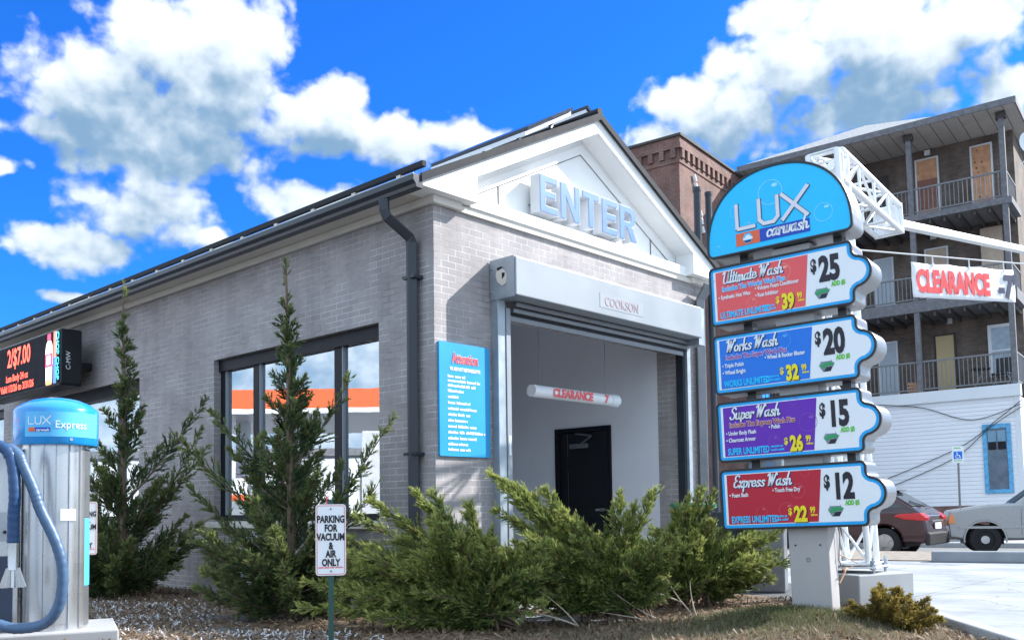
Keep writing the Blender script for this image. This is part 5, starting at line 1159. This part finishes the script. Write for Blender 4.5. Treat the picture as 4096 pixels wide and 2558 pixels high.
for sg in (-1, 1):
    b = MB(); b.prism([(2.31, .74), (2.16, .74), (2.20, .97), (2.29, .92)], sg*.72, sg*.885, 'xz'); b.build('turn_lamp', AMB, SV, bevel=.01)
    b = MB(); b.box(2.30, 2.345, sg*.40, sg*.70, .76, .92); b.build('headlight', mat('lamp_glass', (.6, .62, .65), .1) if sg < 0 else bpy.data.materials['lamp_glass'], SV, bevel=.01)
    b = MB(); b.box(-1.75, 2.1, sg*.872, sg*.885, .62, .68); b.build('side_trim', PLAST if False else PEWTER, SV, bevel=.004)
    for x in (-.98, .74): b = MB(); b.box(x-.004, x+.004, sg*.869, sg*.872, .48, 1.10); b.build('door_gap', BLACKF, SV)
    b = MB(); b.box(.45, .62, sg*.90, sg*1.06, 1.22, 1.38); b.build('mirror', PLAST, SV, bevel=.02)
    b = MB(); n = 18; wx = 1.52
    for i in range(n): a0, a1 = R(-8+196*i/n), R(-8+196*(i+1)/n); b.beam((wx+.455*math.cos(a0), sg*.872, .355+.455*math.sin(a0)), (wx+.455*math.cos(a1), sg*.872, .355+.455*math.sin(a1)), .035, .03, up=(0, 1, 0))
    b.build('arch_flare', PEWTER, SV)
b = MB(); b.box(2.31, 2.345, -.38, .38, .76, .92); b.build('grille', PLAST, SV)
# accessible parking sign on the far sidewalk
HS = thing('accessible_parking_sign', 'small white and blue wheelchair parking sign on a thin post by the siding', 'sign', (21.25, 1.69, .0), (0, 0, R(-78)))
MB().box(-.028, .028, .005, .05, ROADZ, 2.3).build('post', MID, HS)
b = MB(); b.prism(rrect(-.15, .15, 2.16, 2.63, .02, 3), -.004, .004); pl = b.build('plate', I_WHITE, HS)
flat([(-.11, 2.27), (.11, 2.27), (.11, 2.48), (-.11, 2.48)], -.006).build('emblem', I_BLUE, pl)
b = MB(); stroke(b, [(-.02, 2.45), (-.02, 2.37), (.04, 2.37), (.06, 2.30)], .022, -.008); stroke(b, [(-.05, 2.38), (-.06, 2.32), (-.02, 2.29), (.03, 2.31)], .014, -.0085); b.build('emblem', I_WHITE, pl)
wordbars([(-.1, .1, 2.56), (-.1, .1, 2.21)], I_GREEN, pl, .035, y=-.006, seed=2)
# ------------------------------------------------------------ forecourt seen mirrored in the windows
CANO = mat('orange_fascia', (.78, .13, .035), .4, var=.03); 
FC = thing('fuel_canopy', 'orange banded filling station canopy reflected in the side windows', 'canopy', (-13.2, 22.2, 0), (0, 0, R(47.1)))
b = MB(); b.box(-8.2, 5.0, 0, 9, 4.86, 5.58); b.build('fascia', CANO, FC); b = MB(); b.box(-8.25, 5.05, -.05, 9.05, 4.68, 4.859); b.build('soffit', I_WHITE, FC)
for x in (-5.0, 3.0): b = MB(); b.box(x-.25, x+.25, 3, 3.5, 0, 4.679); b.build('column', I_WHITE, FC)
for i, x in enumerate((-5.0, 3.0)):
    FP = thing('fuel_pump', 'white fuel pump at the %s canopy column' % ('nearer' if i == 0 else 'farther'), 'pump', tuple(Vector((-13.2, 22.2, 0))+Matrix.Rotation(R(47.1), 3, 'Z') @ Vector((x, 2.2, 0))), (0, 0, R(47.1)), 'fuel pumps under the canopy')
    MB().box(-.45, .45, -.3, .3, 0, 1.5).build('cabinet', HOOD, FP, bevel=.03); MB().box(-.5, .5, -.33, .33, 1.501, 1.75).build('top', CANO, FP, bevel=.02)
WV = thing('white_box_van', 'white box van on the forecourt reflected in the right window pane', 'van', (-8.6, 10.8, 0), (0, 0, R(47)))
b = MB(); b.box(-2.9, .95, -1.0, 1.0, .75, 2.95); b.build('box_body', mat('van_white', (.55, .57, .6), .4), WV, bevel=.03)
b = MB(); b.prism([(1.0, .5), (2.5, .5), (2.5, 1.15), (2.2, 1.3), (1.75, 2.05), (1.0, 2.1)], -.95, .95); b.build('cab', I_WHITE, WV, bevel=.05)
for x in (-1.9, 1.85):
    for y in (-.85, .85): wheel(WV, x, y, .38, .25, (ALLOY, ALLOY, 0))
ST = thing('station_shop', 'low pale shop wall behind the filling station canopy in the reflection', 'building', (-24.0, 33.0, 0), (0, 0, R(47.1)))
MB().box(-14, 14, 0, 6, 0, 4.0).build('wall', SIDING, ST); MB().box(-14.2, 14.2, -.2, 6.2, 4.001, 4.4).build('roof', MID, ST)
b = MB()
for x in (-9, -4, 2, 7): b.box(x, x+2.2, -.05, -.001, .6, 2.6)
b.build('window', mat('shop_window', (.06, .09, .12), .1), ST)
UP = thing('light_pole', 'tall grey lighting pole on the forecourt reflected in the middle pane', 'pole', (-11.2, 14.6, 0)); MB().tube([(0, 0, 0), (0, 0, 8.5)], .1, 12).build('pole', MID, UP, smooth=True); MB().box(-.15, .6, -.15, .15, 8.501, 8.65).build('lamp_head', MID, UP)
# ------------------------------------------------------------ junipers
def tri_mesh(name, V, m, parent, age):
    n = len(V)//3; me = bpy.data.meshes.new(name); me.vertices.add(len(V)); me.vertices.foreach_set('co', V.astype(np.float32).ravel())
    me.loops.add(len(V)); me.loops.foreach_set('vertex_index', np.arange(len(V), dtype=np.int32)); me.polygons.add(n)
    me.polygons.foreach_set('loop_start', np.arange(0, len(V), 3, dtype=np.int32)); me.update(calc_edges=True)
    at = me.attributes.new('age', 'FLOAT', 'POINT'); at.data.foreach_set('value', age.astype(np.float32))
    me.materials.append(m); o = bpy.data.objects.new(name, me); COL.objects.link(o); o.parent = parent; return o
def nrm(a): return a/np.maximum(np.linalg.norm(a, axis=-1, keepdims=True), 1e-9)
def juniper(name, label, loc, branches, leaf=LEAF, dens=80, plume=.25, ll=.046, lw=.0072, cat='shrub', group=None, bare=.12, stemr=.014, seed=1, comb=(0, 0, .10), a0=16, a1=42):
    rg = np.random.default_rng(seed); T = thing(name, label, cat, loc, group=group); LV = []; LA = []; st = MB()
    for (p0, pm, p1, r0, vig) in branches:
        p0, pm, p1 = (np.array(q, float) for q in (p0, pm, p1)); L = np.linalg.norm(pm-p0)+np.linalg.norm(p1-pm)
        tt = np.linspace(0, 1, 9)[:, None]; cv = p0*(1-tt)**2+2*pm*tt*(1-tt)+p1*tt**2
        st.tube([tuple(c) for c in cv], r0, 5, rf=lambda t: r0*(1-.85*t)+.002)
        n = max(6, int(L*dens*vig)); t = bare+(1-bare)*rg.random(n)**.9; t = t[:, None]
        pos = p0*(1-t)**2+2*pm*t*(1-t)+p1*t**2; tan = nrm(2*(1-t)*(pm-p0)+2*t*(p1-pm))
        rad = rg.normal(size=(n, 3)); rad[:, 2] += .15; rad = nrm(rad-tan*np.sum(rad*tan, 1, keepdims=True))
        ang = np.radians(rg.uniform(a0, a1, (n, 1))); d = nrm(tan*np.cos(ang)+rad*np.sin(ang)+np.array(comb))
        tl = plume*(.25+.95*(1-t)**.75)*rg.uniform(.5, 1.15, (n, 1))*min(1, .45+.5*L)
        # secondary twiglets: 2 per twig
        k_ = 3; b0 = np.repeat(pos, k_, 0); bd = np.repeat(d, k_, 0); bl = np.repeat(tl, k_, 0); bt = np.repeat(t, k_, 0); q = np.tile(np.array([0., .35, .6]), n)[:, None]
        side = nrm(rg.normal(size=(n*k_, 3))); off = np.where(q > 0, .42, .0); st_ = b0+bd*bl*q; bd = nrm(bd+side*off); bl = bl*np.where(q > 0, .55, 1.0)
        for i in range(0, n*k_, k_): 
            if i % 4 == 0: st.beam(tuple(b0[i]), tuple(b0[i]+bd[i]*bl[i]*.8), .004)
        m_ = np.maximum(4, (bl[:, 0]/.0085)).astype(int); ix = np.repeat(np.arange(n*k_), m_)
        s = rg.random(len(ix))[:, None]; P = st_[ix]+bd[ix]*bl[ix]*s
        r2 = nrm(rg.normal(size=(len(ix), 3))); ld = nrm(bd[ix]*1.0+r2*.42); lenn = ll*rg.uniform(.55, 1.25, (len(ix), 1))
        w_ = nrm(np.cross(ld, rg.normal(size=(len(ix), 3))))*lw*rg.uniform(.6, 1.3, (len(ix), 1))
        tri = np.stack([P-w_, P+w_, P+ld*lenn], 1).reshape(-1, 3)
        a = np.clip(.55*s**1.5+.5*bt[ix]**2.2*1.0+rg.normal(0, .10, (len(ix), 1))+rg.normal(0, .05)-.15, 0, 1)
        LV.append(tri); LA.append(np.repeat(a[:, 0], 3))
    tri_mesh('foliage', np.concatenate(LV), leaf, T, np.concatenate(LA)); st.build('stem', WOOD, T)
    return T
def fan(rg, n, az0, az1, el0, el1, l0, l1, base=.12, droop=.0, bend=.22):
    out = []
    for i in range(n):
        az = R(rg.uniform(az0, az1)); el = R(rg.uniform(el0, el1)); L = rg.uniform(l0, l1)
        d = Vector((math.cos(az)*math.cos(el), math.sin(az)*math.cos(el), math.sin(el)))
        p0 = Vector((rg.uniform(-base, base), rg.uniform(-base, base), rg.uniform(.0, .15))); p1 = p0+d*L
        pm = p0+d*(L*.5)+Vector((0, 0, -bend*L*.35+rg.uniform(-.05, .05)))+Vector((rg.uniform(-.06, .06), rg.uniform(-.06, .06), 0))*L
        p1 = p1+Vector((0, 0, bend*L*.30)); out.append((p0, pm, p1, .010+.008*L, 1.0))
    return out
LF = Vector((-.681, .732, 0))     # leftwards as the photographer stood
NR = Vector((-.731, -.68, 0))     # nearer
def hero(base, left, up, near, r=.018, sag=.12, vig=1.25, b0=(0, 0, .1)):
    p0 = Vector(b0); p1 = LF*left+NR*near+Vector((0, 0, up)); pm = (p0+p1)/2+Vector((0, 0, -sag)); return (p0, pm, p1, r, vig)
rg = random.Random(11)
def arch(left, up, near=0, vig=1.2, b0=(0, 0, .05), r=.015, k_=.2):
    # a spray that climbs first and then leans out with the wind
    p0 = Vector(b0); p1 = LF*left+NR*near+Vector((0, 0, up)); pm = p0 + (p1-p0)*.5; pm = Vector((p0.x+(p1.x-p0.x)*k_, p0.y+(p1.y-p0.y)*k_, p0.z+(p1.z-p0.z)*.52)); return (p0, pm, p1, r, vig)
def mass(n, l0, l1, top, near=.6, lowk=.35):
    # sprays filling the body of the shrub under an uneven top line
    out = []
    for i in range(n):
        l = rg.uniform(l0, l1); u = max(.12, top(l)*rg.uniform(lowk, 1.0)); b0 = LF*rg.uniform(-.35, .30)+NR*rg.uniform(-.2, .2)
        out.append(arch(l, u, rg.uniform(-near*.7, near), rg.uniform(.85, 1.2), (b0.x, b0.y, rg.uniform(0, .15)), rg.uniform(.007, .013), rg.uniform(.15, .4)))
    return out
JK = dict(group='spreading junipers', cat='shrub', comb=(-.16, .17, .12), dens=78, plume=.27, ll=.042, lw=.0060, a0=16, a1=46)
BR = [arch(*q) for q in ((.97, 1.14, .1, 1.4), (.60, 1.20, 0, 1.4), (.44, 1.17, .2), (.13, 1.08, .1), (1.31, .55, .3), (1.2, .82, .2), (1.05, .36, .5), (-.07, .87, .3), (.8, .86, .4), (.55, .7, .6), (-.3, .7, .3), (1.1, .98, 0))]
juniper('juniper_shrub', 'broad spreading juniper nearest the white parking sign', (-.50, -1.18, 0), BR + [arch(*q) for q in ((1.5, .45, .2, 1.3), (1.55, .25, .3), (1.4, .75, .1, 1.3), (1.25, .25, .5), (1.35, .42, .2), (.9, .2, .7), (1.3, .7, 0, 1.4))] + mass(70, -.55, 1.35, lambda l: .95-.30*abs(l-.4)), seed=2, **JK)
BR = [arch(*q) for q in ((1.12, 1.36, .1, 1.9), (1.0, 1.22, .15, 1.6), (.90, 1.27, 0, 1.5), (1.05, 1.02, .2, 1.4), (.63, 1.2, 0), (.47, 1.0, .2), (-.07, 1.16, .1), (-.18, 1.05, .2), (-.40, 1.17, 0), (1.36, .62, .3), (.8, .8, .4), (.3, .9, .4), (-.5, .8, .3), (1.2, .4, .5))]
juniper('juniper_shrub', 'juniper with one long sweeping branch in front of the black tunnel door', (.62, -1.72, 0), BR + mass(72, -.65, 1.35, lambda l: .95-.22*abs(l-.3)), seed=3, **JK)
BR = [arch(*q) for q in ((-.20, 1.22, 0, 1.4), (-.05, 1.12, .1), (-.36, 1.18, -.1), (.09, 1.02, .2), (.28, .82, .2), (-1.0, .78, .1), (-.78, .68, .2), (-.6, .95, 0), (.5, .7, .3))]
juniper('juniper_shrub', 'bushy juniper half behind the red lowest price panel', (1.95, -1.62, 0), BR + mass(64, -1.05, .75, lambda l: .95-.25*abs(l+.2)), seed=4, **JK)
def conifer(label, loc, H, Rm, seed, heroes, n=46, lean=(0, 0)):
    rg = random.Random(seed); br = [((0, 0, 0), (lean[0]*.3, lean[1]*.3, H*.5), (lean[0], lean[1], H), .045, .55)]
    for i in range(n):
        f_ = (i+.5)/n; z = H*(.03+.84*f_**1.25); az = rg.uniform(0, 2*math.pi); prof = (1-f_)**1.25*(.75+.25*min(1, f_*6))*1.12
        L = Rm*prof*rg.uniform(.65, 1.2)+.10; el = R(rg.uniform(28, 55)+12*f_)
        d = Vector((math.cos(az)*math.cos(el), math.sin(az)*math.cos(el), math.sin(el))); p0 = Vector((lean[0]*f_, lean[1]*f_, z)); p1 = p0+d*L
        pm = p0+d*L*.5+Vector((0, 0, -.12*L)); br.append((p0, pm, p1, .006+.008*L, 1.15))
    for i in range(32):
        az = rg.uniform(0, 2*math.pi); el = R(rg.uniform(8, 38)); L = Rm*rg.uniform(.75, 1.05); z = rg.uniform(.03, .35)
        d = Vector((math.cos(az)*math.cos(el), math.sin(az)*math.cos(el), math.sin(el))); p0 = Vector((0, 0, z)); br.append((p0, p0+d*L*.5+Vector((0, 0, -.1)), p0+d*L+Vector((0, 0, .08)), .012, 1.1))
    for (left, up0, l2, u2, nr) in heroes:
        p0 = LF*left*.15+Vector((0, 0, up0)); p1 = LF*l2+NR*nr+Vector((0, 0, u2)); br.append((p0, (p0+p1)/2+Vector((0, 0, -.12)), p1, .012, .75))
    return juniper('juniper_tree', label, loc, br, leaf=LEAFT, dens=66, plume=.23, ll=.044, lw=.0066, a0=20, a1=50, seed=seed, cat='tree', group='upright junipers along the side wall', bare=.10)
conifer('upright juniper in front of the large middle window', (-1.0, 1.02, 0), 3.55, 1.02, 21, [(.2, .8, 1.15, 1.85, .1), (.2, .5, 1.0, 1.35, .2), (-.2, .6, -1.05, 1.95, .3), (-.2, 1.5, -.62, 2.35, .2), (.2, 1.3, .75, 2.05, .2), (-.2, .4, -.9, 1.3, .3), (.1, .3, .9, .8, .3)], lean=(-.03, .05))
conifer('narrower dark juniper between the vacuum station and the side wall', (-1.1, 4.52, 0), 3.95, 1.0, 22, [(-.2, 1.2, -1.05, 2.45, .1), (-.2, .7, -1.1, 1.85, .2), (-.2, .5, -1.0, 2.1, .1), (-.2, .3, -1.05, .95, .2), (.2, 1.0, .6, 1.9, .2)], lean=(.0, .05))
juniper('golden_shrub', 'small golden shrub in front of the concrete footing block', (1.45, -3.93, .0), [(p0*.34, pm*.34, p1*.34, .005, 1.6) for (p0, pm, p1, r_, v_) in fan(random.Random(5), 60, 0, 360, 12, 85, .7, 1.05, base=.3, bend=.05)], leaf=LEAFG, dens=230, plume=.15, ll=.022, lw=.0045, a0=25, a1=70, seed=6, cat='shrub', stemr=.006)
# dead stems lying under the junipers
DT = [('pale dead branch arching out of the mulch under the middle juniper', (.05, -1.75, .03), [((0, 0, 0), (-.25, .3, .18), (-.55, .55, .12)), ((0, 0, 0), (-.12, .12, .22), (-.3, .3, .36)), ((0, 0, 0), (-.2, .1, .1), (-.42, .35, .16))]),
      ('bare forked twig leaning in front of the right juniper', (1.15, -2.25, .03), [((0, 0, 0), (-.15, .15, .2), (-.22, .25, .5)), ((-.1, .1, .15), (-.25, .3, .25), (-.42, .45, .33)), ((0, 0, 0), (-.03, .05, .2), (-.02, .05, .34))]),
      ('thin pale dead twig lying at the foot of the middle juniper', (.72, -2.2, .03), [((0, 0, 0), (-.18, .18, .1), (-.35, .38, .32)), ((0, 0, 0), (-.22, .2, .05), (-.4, .42, .1))])]
for lb_, lc, crv in DT:
    T = thing('dead_twig', lb_, 'twig', lc, group='dead twigs in the bed'); b = MB()
    for p0, pm, p1 in crv:
        p0, pm, p1 = Vector(p0), Vector(pm), Vector(p1); b.tube([p0*(1-t)**2+pm*2*t*(1-t)+p1*t*t for t in [i/8 for i in range(9)]], .007, 5, rf=lambda t: .008*(1-.7*t))
    b.build('twig', DEADW, T)
# loose bark chips, clumped pale flakes and thin grass on the bed
def chips(name, n, region, m_, size, seed, flat_=.5):
    rg = np.random.default_rng(seed); P = []
    while len(P) < n:
        x, y = rg.uniform(region[0], region[1]), rg.uniform(region[2], region[3])
        if inbed(x, y) and (region[4] is None or region[4](x, y, rg)): P.append((x, y, bedz(x, y)))
    P = np.array(P); n = len(P); a = rg.uniform(0, 2*np.pi, n); tl = rg.normal(0, flat_, n); L = size*rg.uniform(.5, 1.6, n); w_ = size*rg.uniform(.15, .45, n)
    d = np.stack([np.cos(a)*np.cos(tl), np.sin(a)*np.cos(tl), np.sin(tl)], 1)*L[:, None]; s = np.stack([-np.sin(a), np.cos(a), rg.normal(0, .4, n)], 1)*w_[:, None]
    P[:, 2] += .012+np.abs(d[:, 2])*.5
    V = np.concatenate([np.stack([P-d-s, P+d-s*.6, P+d+s], 1), np.stack([P-d-s, P+d+s, P-d*.9+s], 1)]).reshape(-1, 3)
    return setp(tri_mesh(name, V, m_, None, np.repeat(rg.random(2*n), 3)), kind='stuff')
CHIP = leafmat('bark_chip', (.09, .055, .036), (.34, .25, .17)); FLAKE = mat('pale_flake', (.50, .50, .53), .8, var=.2)
chips('bark_chips', 26000, (-4.5, 3.2, -5, 9, None), CHIP, .028, 5)
chips('pale_flakes', 7000, (-4.0, .2, -1.5, 9, lambda x, y, r: r.random() < (.15+.85*(math.sin(x*1.9+y*.8)*math.sin(y*1.1-x*.7) > -.15))*min(1, max(.0, (-.5-x)*.9)) and not (x > -1.6 and y < .8)), FLAKE, .020, 6)
def grass(name, n, spots, m_, h, seed):
    rg = np.random.default_rng(seed); c = np.array(spots); k_ = rg.integers(0, len(c), n); P = np.zeros((n, 3)); P[:, :2] = c[k_, :2]+rg.normal(size=(n, 2))*c[k_, 2:3]
    keep = np.array([inbed(p[0], p[1]) for p in P]); P = P[keep]; n = len(P); P[:, 2] = [bedz(p[0], p[1]) for p in P]
    d = np.stack([rg.normal(0, .45, n), rg.normal(0, .45, n), np.ones(n)], 1)*h*rg.uniform(.4, 1.2, (n, 1)); s = nrm(rg.normal(size=(n, 3))*np.array([1, 1, 0]))*.004
    V = np.stack([P-s, P+s, P+d], 1).reshape(-1, 3); return setp(tri_mesh(name, V, m_, None, np.repeat(rg.random(n), 3)), kind='stuff')
GRS = leafmat('low_grass', (.06, .085, .03), (.16, .17, .07)); GRD = leafmat('dry_grass', (.15, .13, .08), (.30, .26, .18))
grass('green_grass', 6000, [(1.0, -3.2, .22), (1.35, -3.5, .22), (1.15, -2.9, .25), (.8, -3.3, .3), (1.6, -3.4, .2), (.5, -2.8, .3)], GRS, .07, 8)
grass('dry_grass', 16000, [(1.2, -3.6, .35), (.8, -3.8, .4), (1.7, -3.6, .25), (.2, -3.2, .5), (-.4, -2.4, .5), (2.2, -3.3, .3)], GRD, .05, 9)
flush_text()
